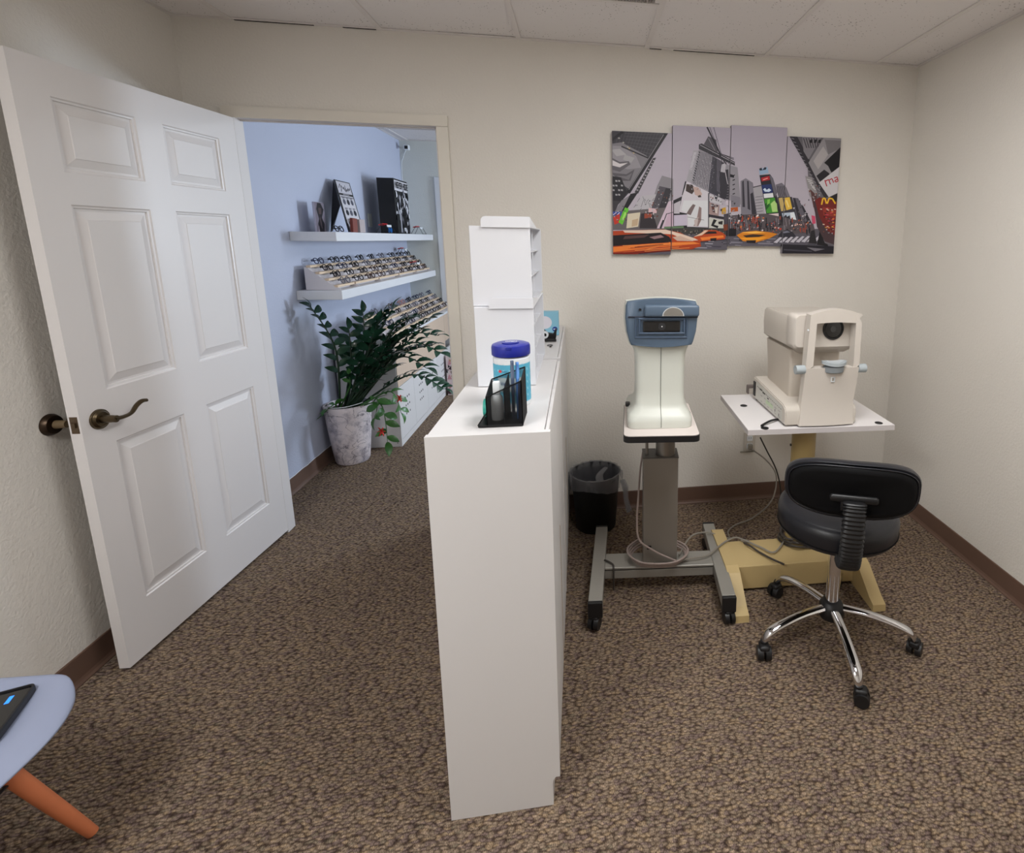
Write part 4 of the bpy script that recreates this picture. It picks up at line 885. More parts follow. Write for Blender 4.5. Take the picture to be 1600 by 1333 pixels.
for t, xl_, xr_, y in ((0, .940, 1.176, YFp), (.3, .940, 1.173, YFp + .006), (.6, .936, 1.168, YFp + .012), (.85, .930, 1.166, YFp + .004), (1, .924, 1.168, YFp - .004)):
    z = 1.012 + (zb + .006 - 1.012) * t; n_ = 10
    fr_ = [Vector((xl_ + (xr_ - xl_) * i / n_, y - .008 * math.sin(math.pi * i / n_), z)) for i in range(n_ + 1)]
    bk = [Vector((xr_, YFb + .012, z)), Vector((xl_, YFb + .012, z))]
    rows.append(fr_ + bk)
loft(b, rows); obj('front_skirt', b, BEI2, KR, 30)
cc = on(1302, 572, 'y', YFp + .006)
b = NB(); lathe(b, [(.036, -.026), (.042, -.022), (.045, 0), (.03, .004)], cc + Vector((0, -.004, 0)), 28, 1, .66); obj('chin_rest_stem', b, mat('grey_chin', (140, 146, 150), .5), KR, 35)
b = NB(); loft(b, [[cc + Vector((.053 * math.cos(a), .034 * math.sin(a) - .004, dz + .008 * math.cos(a) ** 2)) for a in [2 * math.pi * j / 28 for j in range(28)]] for dz in (.0045, .016)]); ch = obj('chin_rest', b, GRYP, KR, 35)
b = NB(); loft(b, [[cc + Vector((.040 * math.cos(a), .024 * math.sin(a) - .002, dz + .008 * math.cos(a) ** 2)) for a in [2 * math.pi * j / 28 for j in range(28)]] for dz in (.0155, .0175)]); obj('chin_pad', b, mat('chin_pad', (188, 194, 198), .6), ch, 35)
for x0, x1 in ((.902, .942), (1.176, 1.212)):
    b = NB(); z = 1.004 if x0 < 1 else 1.003; cyl(b, (x0, YFp + .015, z), (x1, YFp + .015, z), .0185, n=26); obj('height_knob', b, GRYP, KR, 35)
b = NB(); sx = on(1263, 516, 'y', YFp); cyl(b, sx + Vector((0, .004, 0)), sx + Vector((0, -.001, 0)), .0035, n=12); obj('eye_mark', b, MT['white_plastic'], KR)
fz = on(1301, 593, 'y', YFp - .004)
b = NB(); 
for x, z, w_, h_ in ((-.008, .008, .016, .002), (-.008, -.010, .016, .002), (-.008, -.008, .002, .016), (.006, -.008, .002, .016)): box(b, (fz.x + x, fz.y - .0045, fz.z + z), (fz.x + x + w_, fz.y + .003, fz.z + z + h_))
obj('emblem', b, MT['white_plastic'], KR)
text('emblem_lettering', 'Z', .013, MT['seam_grey'], KR, Matrix.Translation(fz + Vector((0, -.0042, -.0005))) @ Matrix.Rotation(R(90), 4, 'X'))
# latch lever behind, black data cable by the grommet
p = on(1170, 612, 'z', zb + .01); b = NB(); box(b, (p.x - .008, p.y - .012, zb + .03), (p.x + .045, p.y + .012, zb + .045), .003, 2); box(b, (p.x - .01, p.y - .012, zb + .001), (p.x - .002, p.y + .012, zb + .045), .002, 1)
o = obj('power_adapter', b, mat('grey_connector', (110, 100, 96), .5)); tag(o, 'grey angled plug block at the back left corner of the white table', 'plug')
a0 = on(1217, 655, 'z', zb + .004); a1 = on(1190, 665, 'z', zb + .004); b = NB(); tube(b, [a0, (a0 + a1) / 2 + Vector((0, -.003, .008)), a1, a1 + Vector((.01, .005, .0))], .0048, 8, 5)
o = obj('cord', b, BLACKP, None, 35); tag(o, 'short black cord lying on the white table beside the beige instrument', 'cord')

# ------------------------------------------------------------------ stool
CHROME = mat('chrome', (225, 225, 228), .06, 1); VINYL = mat('black_vinyl', (30, 31, 37), .38, bump=.08, bscale=160); SOFTB = mat('black_backing', (9, 9, 11), .75, spec=.2)
sc0 = Vector((.978, -1.128, 0))
ST = thing('stool', 'black vinyl wheeled stool with low backrest and chrome five-star base', 'stool', sc0)
b = NB(); lathe(b, [(.02, .465), (.19, .465), (.208, .471), (.216, .487), (.218, .53), (.213, .551), (.195, .564), (.12, .571), (.02, .573)], sc0 + Vector((-.006, 0, 0)), 48); obj('seat', b, VINYL, ST, 60)
b = NB(); lathe(b, [(.2165, .4845), (.2190, .487), (.2170, .4895)], sc0 + Vector((-.006, 0, 0)), 48); obj('seat_piping', b, SOFTB, ST, 60)
b = NB(); cyl(b, sc0 + Vector((0, 0, .16)), sc0 + Vector((0, 0, .40)), .025, n=28); obj('gas_column', b, CHROME, ST, 35)
b = NB(); cyl(b, sc0 + Vector((0, 0, .385)), sc0 + Vector((0, 0, .44)), .033, .045, n=24); box(b, (sc0.x - .09, sc0.y - .08, .438), (sc0.x + .09, sc0.y + .08, .456), .004); obj('seat_mechanism', b, BLACKP, ST, 35)
b = NB(); lathe(b, [(.030, .085), (.046, .092), (.050, .105), (.048, .135), (.036, .155), (.028, .16)], sc0, 30); obj('hub', b, BLACKP, ST, 40)
cpts = [on(1196, 1025, 'z', 0), on(1338, 1095, 'z', 0), on(1422, 1023, 'z', 0), on(1312, 905, 'z', 0), on(1216, 932, 'z', 0)]
ang = [math.atan2(p.y - sc0.y, p.x - sc0.x) for p in cpts]
for p, a in zip(cpts, ang):
    d = Vector((math.cos(a), math.sin(a), 0)); Rr = max(.27, min(.31, (p - sc0).length + .01))
    b = NB(); tube(b, [sc0 + d * .04 + Vector((0, 0, .132)), sc0 + d * .13 + Vector((0, 0, .130)), sc0 + d * .21 + Vector((0, 0, .118)), sc0 + d * (Rr - .025) + Vector((0, 0, .098)), sc0 + d * Rr + Vector((0, 0, .066))],
                   [.019, .0185, .019, .020, .013], 14, 6, flat=.62); lg = obj('leg', b, CHROME, ST, 60)
    cast = NB(); M = Matrix.Translation(sc0 + d * Rr) @ Matrix.Rotation(random.uniform(-.6, .6) + a, 4, 'Z')
    for s in (-1, 1):
        cyl(cast, (s * .005, .012, .0275), (s * .0255, .012, .0275), .027, .0245, 24)
    box(cast, (-.019, -.014, .034), (.019, .030, .062), .009, 3); cyl(cast, (0, 0, .06), (0, 0, .07), .014, n=14)
    bmesh.ops.transform(cast, matrix=M, verts=cast.verts); obj('caster', cast, BLACKP, ST, 40)
# backrest: oblong bowed pad, its back towards the camera
bc = on(1333, 771, 'y', -1.385); dirb = Vector((bc.x - sc0.x, bc.y - sc0.y, 0)).normalized(); rt = Vector((-dirb.y, dirb.x, 0))
BM_ = Matrix(((rt.x, dirb.x, 0, bc.x), (rt.y, dirb.y, 0, bc.y), (0, 0, 1, bc.z), (0, 0, 0, 1))) @ Matrix.Rotation(R(-6), 4, 'X')
def oblong(W, Hh, y, curve, n=44, e=3.5, dz=0):
    out = []
    for j in range(n):
        a = 2 * math.pi * j / n; ca, sa = math.cos(a), math.sin(a)
        x = W * math.copysign(abs(ca) ** (2 / e), ca); z = Hh * math.copysign(abs(sa) ** (2 / (e - .4)), sa)
        z += .012 * (1 - (x / W) ** 2) * (1 if z > 0 else .3)
        out.append(Vector((x, y - curve * (x / .22) ** 2, z + dz)))
    return out
b = NB(); cv = .05
loft(b, [oblong(.165, .05, -.045, cv), oblong(.195, .078, -.04, cv), oblong(.210, .092, -.022, cv), oblong(.213, .096, .0, cv), oblong(.210, .093, .008, cv)]); obj('back_pad', b, VINYL, ST, 60, M=BM_)
b = NB(); loft(b, [oblong(.200, .083, .008, cv), oblong(.195, .079, .017, cv), oblong(.18, .066, .019, cv)]); obj('back_shell', b, SOFTB, ST, 60, M=BM_)
b = NB(); tube(b, oblong(.202, .085, .0105, cv)[::2], .0025, 6, 2, closed=True); obj('shell_piping', b, VINYL, ST, 60, M=BM_)
b = NB(); box(b, (-.075, .018, -.018), (.075, .034, .008), .010, 3); box(b, (-.04, .018, -.05), (.04, .032, -.005), .008, 3); obj('bracket_plate', b, BLACKP, ST, 50, M=BM_)
# ribbed rubber sleeve that curls under the seat
path = [bc + dirb * .045 + Vector((0, 0, -.01)), bc + dirb * .052 + Vector((0, 0, -.08)), bc + dirb * .045 + Vector((0, 0, -.17)), bc + dirb * .018 + Vector((0, 0, -.24)), bc + dirb * -.045 + Vector((0, 0, -.262))]
pp = smooth_pts(path, 12); b = NB(); rings = []
for i, p in enumerate(pp):
    t = (pp[min(i + 1, len(pp) - 1)] - pp[max(i - 1, 0)]).normalized(); nn = rt.cross(t)
    k = 1.08 if i % 2 else .9
    rings.append([p + rt * (.034 * k * math.copysign(abs(math.cos(a)) ** .6, math.cos(a))) + nn * (.016 * k * math.copysign(abs(math.sin(a)) ** .7, math.sin(a))) for a in [2 * math.pi * j / 16 for j in range(16)]])
loft(b, rings); obj('ribbed_sleeve', b, BLACKP, ST, 30)
e_ = pp[-1]; b = NB(); q1 = Vector((sc0.x, sc0.y, 0)) ; tube(b, [e_ - dirb * -.005, Vector((sc0.x + dirb.x * .09, sc0.y + dirb.y * .09, e_.z + .0)), Vector((sc0.x + dirb.x * .05, sc0.y + dirb.y * .05, .447))], .012, 8, 3); obj('back_bar', b, BLACKP, ST, 40)

# ------------------------------------------------------------------ waste bin with liner
bnc = Vector((.098, -.165, 0))
BN = thing('waste_bin', 'round black waste bin with clear plastic liner against the wall', 'bin', bnc)
b = NB(); n = 40
loft(b, [[bnc + Vector((r * math.cos(2 * math.pi * j / n), r * math.sin(2 * math.pi * j / n), z)) for j in range(n)] for r, z in ((.102, .001), (.105, .004), (.128, .30), (.133, .305), (.133, .31), (.126, .31), (.124, .30), (.101, .012), (.02, .010))], cap=False)
b.faces.ensure_lookup_table(); obj('bin_body', b, mat('black_bin', (16, 16, 18), .5), BN, 50)
LIN = mat('clear_liner', (150, 150, 156), .18, spec=.9, alpha=.34)
b = NB(); rr_ = random.Random(5); n = 90
ph = [rr_.random() * 6.28 for _ in range(6)]
def wob(j, z): a = 2 * math.pi * j / n; return .0035 * math.sin(17 * a + ph[0] + 20 * z) + .0025 * math.sin(31 * a + ph[1]) + .002 * math.sin(7 * a + 30 * z)
rings = []
for r, z in ((.05, .05), (.09, .09), (.110, .2), (.116, .28), (.124, .309), (.131, .315), (.139, .312), (.141, .29), (.139, .265), (.138, .245)):
    rings.append([bnc + Vector(((r + wob(j, z) * (1 if r > .1 else .4)) * math.cos(2 * math.pi * j / n), (r + wob(j, z)) * math.sin(2 * math.pi * j / n), z + (.012 * math.sin(3 * 2 * math.pi * j / n + 1) if z < .27 and r > .13 else 0))) for j in range(n)])
loft(b, rings, cap=False); ln_ = obj('liner', b, LIN, BN, 60)
b = NB(); k0 = bnc + Vector((.135, -.05, .275)); pts = [k0, k0 + Vector((.015, -.015, -.04)), k0 + Vector((.018, -.02, -.10)), k0 + Vector((.035, -.024, -.17))]
for q in range(3): tube(b, [p + Vector((.004 * q, .006 * q, -.003 * q)) for p in pts], [.014, .018, .013, .017], 10, 5, flat=.35)
obj('gathered_liner_tail', b, LIN, ln_, 60)
b = NB(); tube(b, [bnc + Vector((.06, .06, .30)), bnc + Vector((.02, .0, .28)), bnc + Vector((.04, -.06, .26)), bnc + Vector((.10, -.10, .30))], [.012, .02, .02, .01], 9, 5, flat=.3); obj('liner_fold', b, LIN, ln_, 60)

# ------------------------------------------------------------------ wall outlet and cords
op = on(1171, 693, 'y', -.004)
OT = thing('wall_outlet', 'white wall outlet with a plug, low on the wall under the white table', 'outlet', op)
b = NB(); box(b, (op.x - .035, -.007, op.z - .045), (op.x + .035, -.0005, op.z + .07), .003, 2); obj('cover_plate', b, mat('outlet_plastic', (206, 200, 190), .4), OT)
b = NB(); box(b, (op.x - .017, -.010, op.z + .018), (op.x + .017, -.006, op.z + .048), .004, 2); box(b, (op.x - .017, -.010, op.z - .03), (op.x + .017, -.006, op.z + .002), .004, 2); sk = obj('socket', b, MT['white_plastic'], OT)
b = NB(); 
for x in (-.007, .005): box(b, (op.x + x, -.0106, op.z + .03), (op.x + x + .002, -.0098, op.z + .042))
obj('slot', b, BLACKP, sk)
b = NB(); box(b, (op.x - .013, -.035, op.z - .03), (op.x + .013, -.0105, op.z + .002), .004, 2); box(b, (op.x - .055, -.012, op.z - .052), (op.x + .03, -.001, op.z - .048)); obj('plug', b, mat('plug_grey', (150, 144, 132), .5), OT)
def F(x, y, z): return on(x, y, 'z', z)
CG = mat('grey_cord', (138, 132, 122), .5); CK = mat('dark_cord', (62, 56, 52), .5); CP = mat('pinkish_cord', (164, 148, 142), .5)
b = NB()
pl = Vector((op.x + .0, -.04, op.z - .02))
tube(b, [pl, on(1196, 718, 'y', -.12), on(1212, 740, 'y', -.18), on(1211, 768, 'y', -.22), F(1200, 790, .13), F(1175, 810, .03), F(1150, 820, .008), F(1138, 830, .008), F(1140, 841, .05)], .0040, 8, 8)
o = obj('cord', b, CG, None, 40); tag(o, 'beige cord running from the wall outlet down to the floor', 'cord')
b = NB(); tube(b, [on(1188, 684, 'y', -.70) + Vector((0, 0, .0)), on(1199, 706, 'y', -.66), on(1212, 732, 'y', -.62), on(1219, 760, 'y', -.60), F(1222, 800, .2)], .0032, 8, 6)
o = obj('cord', b, BLACKP, None, 40); tag(o, 'thin black cord hanging from the white table top beside its column', 'cord')
b = NB(); colw = world_m(GS)
def G(x, y, z): return colw @ Vector((x, y, z))
g = [G(-.070, .074, .60), G(-.083, .05, .52), G(-.093, -.02, .42), G(-.098, -.03, .34), G(-.09, -.045, .25), G(-.03, -.05, .20), G(.03, -.05, .165), G(.085, -.05, .14)]
rx = .108
rx = .118
for i in range(1, 38):
    a = math.pi * .1 - i * math.pi / 5; g.append(G(-.005 + (rx + .006 * (i // 10)) * math.cos(a), .012 + (.088 + .006 * (i // 10)) * math.sin(a), 1 * .129 + .0009 * i + .0035 * (i % 2)))
tube(b, g, .0042, 8, 5); o = obj('cord', b, CP, None, 40); tag(o, 'pinkish grey cord coiled around the foot of the silver stand column', 'cord')
b = NB(); tube(b, [G(.09, -.045, .14), G(.13, -.03, .14), F(1105, 868, .14), F(1122, 855, .14), F(1136, 845, .14), F(1150, 840, .14), F(1165, 845, .138), F(1188, 855, .135), F(1212, 862, .137), Vector((1.02, -.60, .14))], .0042, 8, 6)
tube(b, [G(.09, .0, .14), F(1080, 838, .15), F(1105, 832, .14), F(1125, 838, .12), F(1140, 842, .10)], .004, 8, 6)
box(b, (-.02, -.006, -.005), (.02, .006, .005), .001, 1, M=Matrix.Translation(F(1164, 845, .135)) @ Matrix.Rotation(R(-35), 4, 'Z'))
o = obj('cord', b, CG, None, 40); tag(o, 'grey cord with white tag linking the two instrument stands', 'cord')
b = NB(); Ycol = world_m(YS) @ Vector((.005, -.045, 0)); g = []
for i in range(0, 42):
    a = 2.2 + i * .7; r = .083 + .010 * math.sin(i * 1.7); g.append(Vector((Ycol.x + r * math.cos(a), Ycol.y + r * math.sin(a) * .95, .130 + .0011 * i + .003 * math.sin(i * 2.3))))
tube(b, g, .0045, 8, 3); g = [F(1136, 846, .05), F(1150, 848, .06), F(1166, 850, .134), F(1185, 862, .134), F(1203, 872, .136), F(1225, 882, .14)]; tube(b, g, .0045, 8, 5)
o = obj('cord', b, CK, None, 40); tag(o, 'dark cord coiled around the foot of the tan column', 'cord')
b = NB(); tube(b, [G(-.20, .05, .02), G(-.236, .02, .10), G(-.2375, -.0, .126), G(-.205, -.03, .126), G(-.20, -.056, .12), G(-.2, -.06, .06), G(-.20, -.055, .02)], .0042, 8, 5)
o = obj('cord', b, CK, None, 40); tag(o, 'short dark cord hanging over the left side of the silver crossbeam', 'cord')

# ------------------------------------------------------------------ shell chair, bottom left, with a phone
CB = mat('grey_blue_shell', (146, 154, 178), .45); WOOD = mat('orange_beech', (216, 128, 86), .45, var=.08, vscale=20)
CHR = thing('side_chair', 'grey-blue moulded shell chair with tapered wooden legs, cut by the photo edge', 'chair', (-1.40, -1.70, 0))
def shell_z(u, v):   # u across (y), v front->back
    edge = max(0, abs(u) - .6) / .4
    return .432 - .016 * (1 - u * u) * (1 - abs(2 * v - 1) ** 2) + .02 * edge ** 2 * v - .035 * max(0, .12 - v) / .12 * .6
b = NB(); nu, nv = 20, 16
def chair_pt(u, v, off=0):
    x = -1.142 - .44 * v; wdt = .245 * (1 - .30 * max(0, (.22 - v) / .22) ** 2.2)
    fx = -.03 * (abs(u) ** 2.6) * (1 - v) * 1.5
    return Vector((x + fx, -1.70 + u * wdt, shell_z(u, v) + off))
top = [[chair_pt(-1 + 2 * i / nu, j / nv) for i in range(nu + 1)] for j in range(nv + 1)]
for j in range(1, 8):                       # back curving up
    t = j / 7
    top.append([Vector((-1.582 - .075 * math.sin(t * 1.2), -1.70 + (-1 + 2 * i / nu) * .245 * (1 - .25 * t ** 3), .44 + .36 * t ** 1.3 + .0 + .02 * abs(-1 + 2 * i / nu))) for i in range(nu + 1)])
loft(b, top, cap=False, close=False); o = obj('seat_shell', b, CB, CHR, 60); md = o.modifiers.new('s', 'SOLIDIFY'); md.thickness = .008; md.offset = -1; o.modifiers.new('b', 'SUBSURF').levels = 1; o.modifiers['b'].render_levels = 1
for fx, fy, tx, ty in ((-1.232, -1.503, -1.335, -1.60), (-1.232, -1.90, -1.335, -1.80), (-1.60, -1.503, -1.48, -1.60), (-1.60, -1.90, -1.48, -1.80)):
    b = NB(); tube(b, [(fx, fy, .004), ((fx * .4 + tx * .6), (fy * .4 + ty * .6), .24), (tx, ty, .41)], [.0125, .017, .019, .017], 16, 5); obj('leg', b, WOOD, CHR, 60)
b = NB()
for p, q in (((-1.30, -1.57, .26), (-1.51, -1.83, .27)), ((-1.30, -1.83, .26), (-1.51, -1.57, .27)), ((-1.30, -1.57, .26), (-1.30, -1.83, .26)), ((-1.335, -1.60, .40), (-1.335, -1.80, .40)), ((-1.48, -1.60, .40), (-1.48, -1.80, .40))): tube(b, [p, q], .004, 8, 1, sm=False)
obj('wire_brace', b, BLACKP, CHR)
ph_c = Vector((-1.283, -1.492, .447)); pu = Vector((.33, -.944, 0)); pv = Vector((-.944, -.33, 0))
PH = thing('smartphone', 'smartphone in a black case lying on the grey-blue chair', 'phone', ph_c)
PM = Matrix(((pu.x, pv.x, 0, ph_c.x), (pu.y, pv.y, 0, ph_c.y), (0, 0, 1, ph_c.z - .012), (0, 0, 0, 1)))
b = NB(); prism(b, rrect(0, .165, 0, .09, .012), 0, .012); loft(b, [[Vector((x, y, z)) for x, y in rrect(g, .165 - g, g, .09 - g, .012 - g * .8)] for g, z in ((0, .012), (.0008, .017), (.0045, .017), (.0048, .012))], cap=False); obj('case', b, BLACKP, PH, 40, M=PM)
b = NB(); box(b, (.006, .005, .012), (.159, .085, .0135)); scn = obj('screen', b, MT['black_glass'], PH, M=PM)
b = NB(); box(b, (.03, .05, .0135), (.06, .075, .0138)); box(b, (.025, .028, .0135), (.05, .036, .0138)); obj('screen_glow', b, mat('blue_glow', (40, 120, 235), .4, emit=1.2), scn, M=PM)

# ------------------------------------------------------------------ far room: shelves on the blue wall
SH = mat('white_shelf', (226, 227, 231), .35)
for z0, z1, nm in ((1.492, 1.548, 'upper white floating shelf on the blue wall'), (1.132, 1.190, 'lower white floating shelf on the blue wall')):
    b = NB(); box(b, (XL + .001, .760, z0), (-1.430, 2.985, z1), .0015, 1); o = obj('floating_shelf', b, SH); tag(o, nm, 'shelf')
# display cabinet below
DC = thing('display_cabinet', 'long white display cabinet with perforated doors and light wood front', 'cabinet', (-1.48, 2.05, 0))
cx0, cx1, cy0, cy1, ch_ = XL + .016, -1.282, 1.14, 2.97, .80
b = NB(); box(b, (cx0, cy0, 0), (cx1, cy0 + .018, ch_ - .02), .001, 1); obj('side_panel', b, WHITE, DC)
b = NB(); box(b, (cx0, cy1 - .018, 0), (cx1, cy1, ch_ - .02), .001, 1); obj('side_panel', b, WHITE, DC)
b = NB(); box(b, (cx0, cy0, ch_ - .02), (cx1 + .006, cy1, ch_), .001, 1); obj('top', b, SH, DC)
b = NB(); box(b, (cx0, cy0 + .018, .03), (cx0 + .012, cy1 - .018, ch_ - .02)); obj('back_panel', b, WHITE, DC)
b = NB(); box(b, (cx1 - .02, cy0 + .018, 0), (cx1 - .002, cy1 - .018, .045)); obj('plinth', b, WHITE, DC)
b = NB(); box(b, (cx0 + .012, cy0 + .018, .045), (cx1 - .02, cy1 - .018, .06)); obj('bottom_panel', b, WHITE, DC)
LW = mat('light_wood_veneer', (208, 186, 166), .5, var=.05, vscale=25)
b = NB(); box(b, (cx1 - .018, cy0 + .002, .445), (cx1, cy1 - .4 + .002, .778), .0015, 1); obj('wood_front', b, LW, DC)
b = NB(); box(b, (cx1 - .018, cy1 - .39, .52), (cx1, cy1 - .002, .778), .0015, 1); obj('wood_front', b, LW, DC)
for k in range(5):
    y0 = cy0 + .02 + k * .358; y1 = y0 + .354
    d = NB(); box(d, (cx1 - .018, y0, .05), (cx1, y1, .44), .0015, 1); dd = obj('cabinet_door', d, WHITE, DC)
    d = NB()
    for i in range(3):
        for j in range(3): cyl(d, (cx1 - .003, y0 + .135 + i * .042, .205 + j * .062), (cx1 + .0006, y0 + .135 + i * .042, .205 + j * .062), .0085, n=14)
    obj('finger_hole', d, mat('hole_dark', (48, 46, 50), .8), dd)
b = NB(); cyl(b, (cx1 - .03, cy0 - .001, .03), (cx1 - .03, cy0 + .002, .03), .004, n=10); obj('screw_cap', b, mat('hole_dark', (48, 46, 50), .8), DC)
b = NB(); box(b, (-1.262, 2.46, .001), (-1.18, 2.60, .40), .002, 1)
bag = obj('patterned_bag', b, mat('blush_card', (226, 208, 210), .6)); tag(bag, 'tall paper bag with a pink and black pattern beside the display cabinet', 'bag')
pp_ = []
rb = random.Random(11)
for i in range(46):
    u, v = 2.46 + rb.random() * .14, .02 + rb.random() * .37; s = .012 + rb.random() * .016; a = rb.random() * 6.3
    pp_.append(([(u + s * math.cos(a + k * 2.1), v + s * 1.4 * math.sin(a + k * 2.1)) for k in range(3)], rb.choice([(40, 34, 40), (206, 150, 160), (246, 240, 240), (70, 50, 60), (190, 150, 110)])))
printed('pattern', pp_, lambda u, v, l: Vector((-1.1795 + l, u, v)), bag, 2.461, 2.599, .002, .399)
pp_ = [([(u + -3.725, v) for u, v in p], c) for p, c in pp_]
printed('pattern', pp_, lambda u, v, l: Vector((u, 2.4595 - l, v)), bag, -1.261, -1.181, .002, .399)

# ------------------------------------------------------------------ stepped eyeglass racks and the glasses
ACR = mat('frosted_acrylic', (216, 210, 212), .3); MAPLE = mat('pale_maple', (222, 198, 170), .5, var=.05, vscale=30)
NX, NZ = .049, .041
def make_rack(Ln, label, group, loc, z):
    t = thing('display_rack', label, 'display rack', (*loc, z), 0, group)
    pts = [(-.005, .001)]
    for k in range(4): x = .012 + k * NX; zt = .105 - k * NZ + .030; pts += [(x - (0 if k else .017), zt), (x + NX - .012 if k < 3 else x + .02, zt)] if False else []
    prof = [(0, .001), (.198, .001), (.198, .010), (.168, .018), (.006, .145), (0, .145)]
    b = NB(); prism(b, prof, -Ln / 2, -Ln / 2 + .004, 'y'); lobj('end_plate', b, ACR, t)
    b = NB(); prism(b, prof, Ln / 2 - .004, Ln / 2, 'y'); lobj('end_plate', b, ACR, t)
    b = NB()
    for k in range(4):
        x = .006 + k * NX; z1 = .147 - k * NZ
        box(b, (x, -Ln / 2 + .004, max(.002, z1 - NZ)), (x + .003, Ln / 2 - .004, z1 - .002)); box(b, (x + .003, -Ln / 2 + .004, z1 - NZ - .003), (x + NX, Ln / 2 - .004, z1 - NZ)) if k < 3 else None
    lobj('stepped_sheet', b, ACR, t)
    for k in range(4):
        x = .012 + k * NX; zt = .153 - k * NZ
        b = NB(); box(b, (x, -Ln / 2 + .002, zt - .014), (x + .024, Ln / 2 - .004, zt), .001, 1); lobj('wooden_bar', b, MAPLE, t)
    return t
def glasses_mesh(round_=False):
    """front stands on the bar leaning back, the folded arms behind it; local y across, x towards the aisle"""
    b = NB()
    for s in (-1, 1):
        W_, H_ = .0255, (.021 if round_ else .018); pts = []
        for j in range(12):
            a = 2 * math.pi * j / 12; e = 1 if round_ else .7
            pts.append((0, s * .035 + W_ * math.copysign(abs(math.cos(a)) ** e, math.cos(a)), .0225 + H_ * math.copysign(abs(math.sin(a)) ** e, math.sin(a))))
        tube(b, pts, .0031, 5, 1, closed=True, sm=False)
    tube(b, [(0, -.011, .030), (.002, 0, .034), (0, .011, .030)], .0028, 5, 2)
    for s in (-1, 1):
        tube(b, [(0, s * .060, .034), (-.009, s * .067, .034), (-.018 - .003 * s, s * .060, .032), (-.018 - .003 * s, s * -.045, .028)], .0026, 5, 1, sm=False)
    bmesh.ops.transform(b, matrix=Matrix.Rotation(R(-20), 4, 'Y'), verts=b.verts)
    return b
def gmesh(name, m, rnd_=False):
    bm = glasses_mesh(rnd_); bmesh.ops.recalc_face_normals(bm, faces=bm.faces); me = bpy.data.meshes.new(name); bm.to_mesh(me); bm.free(); me.materials.append(m)
    for p in me.polygons: p.use_smooth = True
    return me
GK = {'black': gmesh('eyeglasses_black', mat('frame_black', (24, 24, 28), .6, spec=.2)), 'dark brown': gmesh('eyeglasses_brown', mat('frame_brown', (66, 46, 40), .6, spec=.2), True),
      'grey': gmesh('eyeglasses_grey', mat('frame_grey', (96, 96, 108), .5), True), 'dark blue': gmesh('eyeglasses_blue', mat('frame_blue', (40, 48, 76), .6, spec=.2)),
      'rose': gmesh('eyeglasses_rose', mat('frame_rose', (170, 120, 116), .5), True)}
ROWN = ['top', 'second', 'third', 'front']
ORD = ['nearest', 'second', 'third', 'fourth', 'fifth', 'sixth', 'seventh', 'eighth', 'ninth', 'tenth', 'eleventh', 'twelfth', 'thirteenth']
gr = random.Random(21)
def racks(xb, z, segs, where, per, dens, short):
    cnt = [0] * 4
    for i, (y0, y1) in enumerate(segs):
        Ln = y1 - y0; yc = (y0 + y1) / 2
        make_rack(Ln, '%s stepped eyeglass rack from the doorway, on the %s' % (ORD[i], where), 'stepped eyeglass racks on the ' + where, (xb, yc), z)
        for k in range(4):
            n = per if Ln > .38 else 1
            for q in range(n):
                if gr.random() > dens: continue
                col = gr.choice(['black', 'black', 'black', 'dark brown', 'grey', 'dark blue', 'rose' if short == 'cabinet' and k == 0 else 'black'])
                y = y0 + Ln * (q + .5) / n + gr.uniform(-.012, .012) if n > 1 else yc + .03
                o = bpy.data.objects.new('eyeglasses', GK[col]); C.objects.link(o)
                o.location = (xb + .012 + k * NX + .014, y, z + .1535 - k * NZ + .001); o.rotation_euler = (0, 0, gr.uniform(-.1, .1))
                tag(o, '%s eyeglasses, %s pair from the doorway, %s row of the %s rack' % (col, ORD[cnt[k]], ROWN[k], where), 'eyeglasses', 'eyeglasses on the %s racks' % where)
                cnt[k] += 1
racks(-1.645, 1.1905, [(.79, 1.05), (1.065, 1.49), (1.505, 1.945), (1.96, 2.43), (2.445, 2.90)], 'lower shelf', 2, .96, 'shelf')
racks(-1.490, .8005, [(1.17, 1.51), (1.52, 1.90), (1.91, 2.29), (2.30, 2.68), (2.69, 2.955)], 'display cabinet', 2, 1.0, 'cabinet')

# red and white sunglasses standing like tents
REDP = mat('bright_red', (206, 44, 48), .3)
def red_sun(y, x, z, s, label, blue=False, rz=0):
    t = thing('red_sunglasses', label, 'sunglasses', (x, y, z), rz)
    b = NB(); box(b, (-.018, -.045 * s, .070), (.018, .045 * s, .078), .002, 1, M=Matrix.Rotation(R(-18), 4, 'Y')); lobj('brow_bar', b, REDP, t)
    b = NB(); box(b, (.020, -.042 * s, .050), (.024, .042 * s, .068), .001, 1); lobj('lower_band', b, MT['white_plastic'], t)
    b = NB()
    for sy in (-1, 1):
        tube(b, [(-.055, sy * .055 * s, .003), (-.015, sy * .045 * s, .074), (.02, sy * .045 * s, .066), (.05, sy * .055 * s, .003)], .0022, 6, 1, sm=False)
    tube(b, [(.05, -.055 * s, .003), (.05, .055 * s, .003)], .002, 6, 1, sm=False); lobj('wire_arm', b, BLACKP, t)
    if blue:
        for sy in (-1, 1):
            b = NB(); cyl(b, (.028, sy * .026, .026), (.031, sy * .026, .026), .020, n=20); lobj('lens', b, mat('mirror_blue', (40, 116, 196), .1, .4), t)
    return t
red_sun(1.86, -1.50, 1.5485, 1.25, 'red framed sunglasses with blue mirrored lenses on the upper shelf', True)
red_sun(2.76, -1.50, 1.5485, 1.1, 'red framed display glasses at the far end of the upper shelf')
red_sun(2.47, -1.470, 1.222, 1.1, 'red framed glasses standing on the front bars of the lower shelf rack')
red_sun(2.62, -1.615, 1.3445, .8, 'small red framed glasses on the top row of the lower shelf rack')
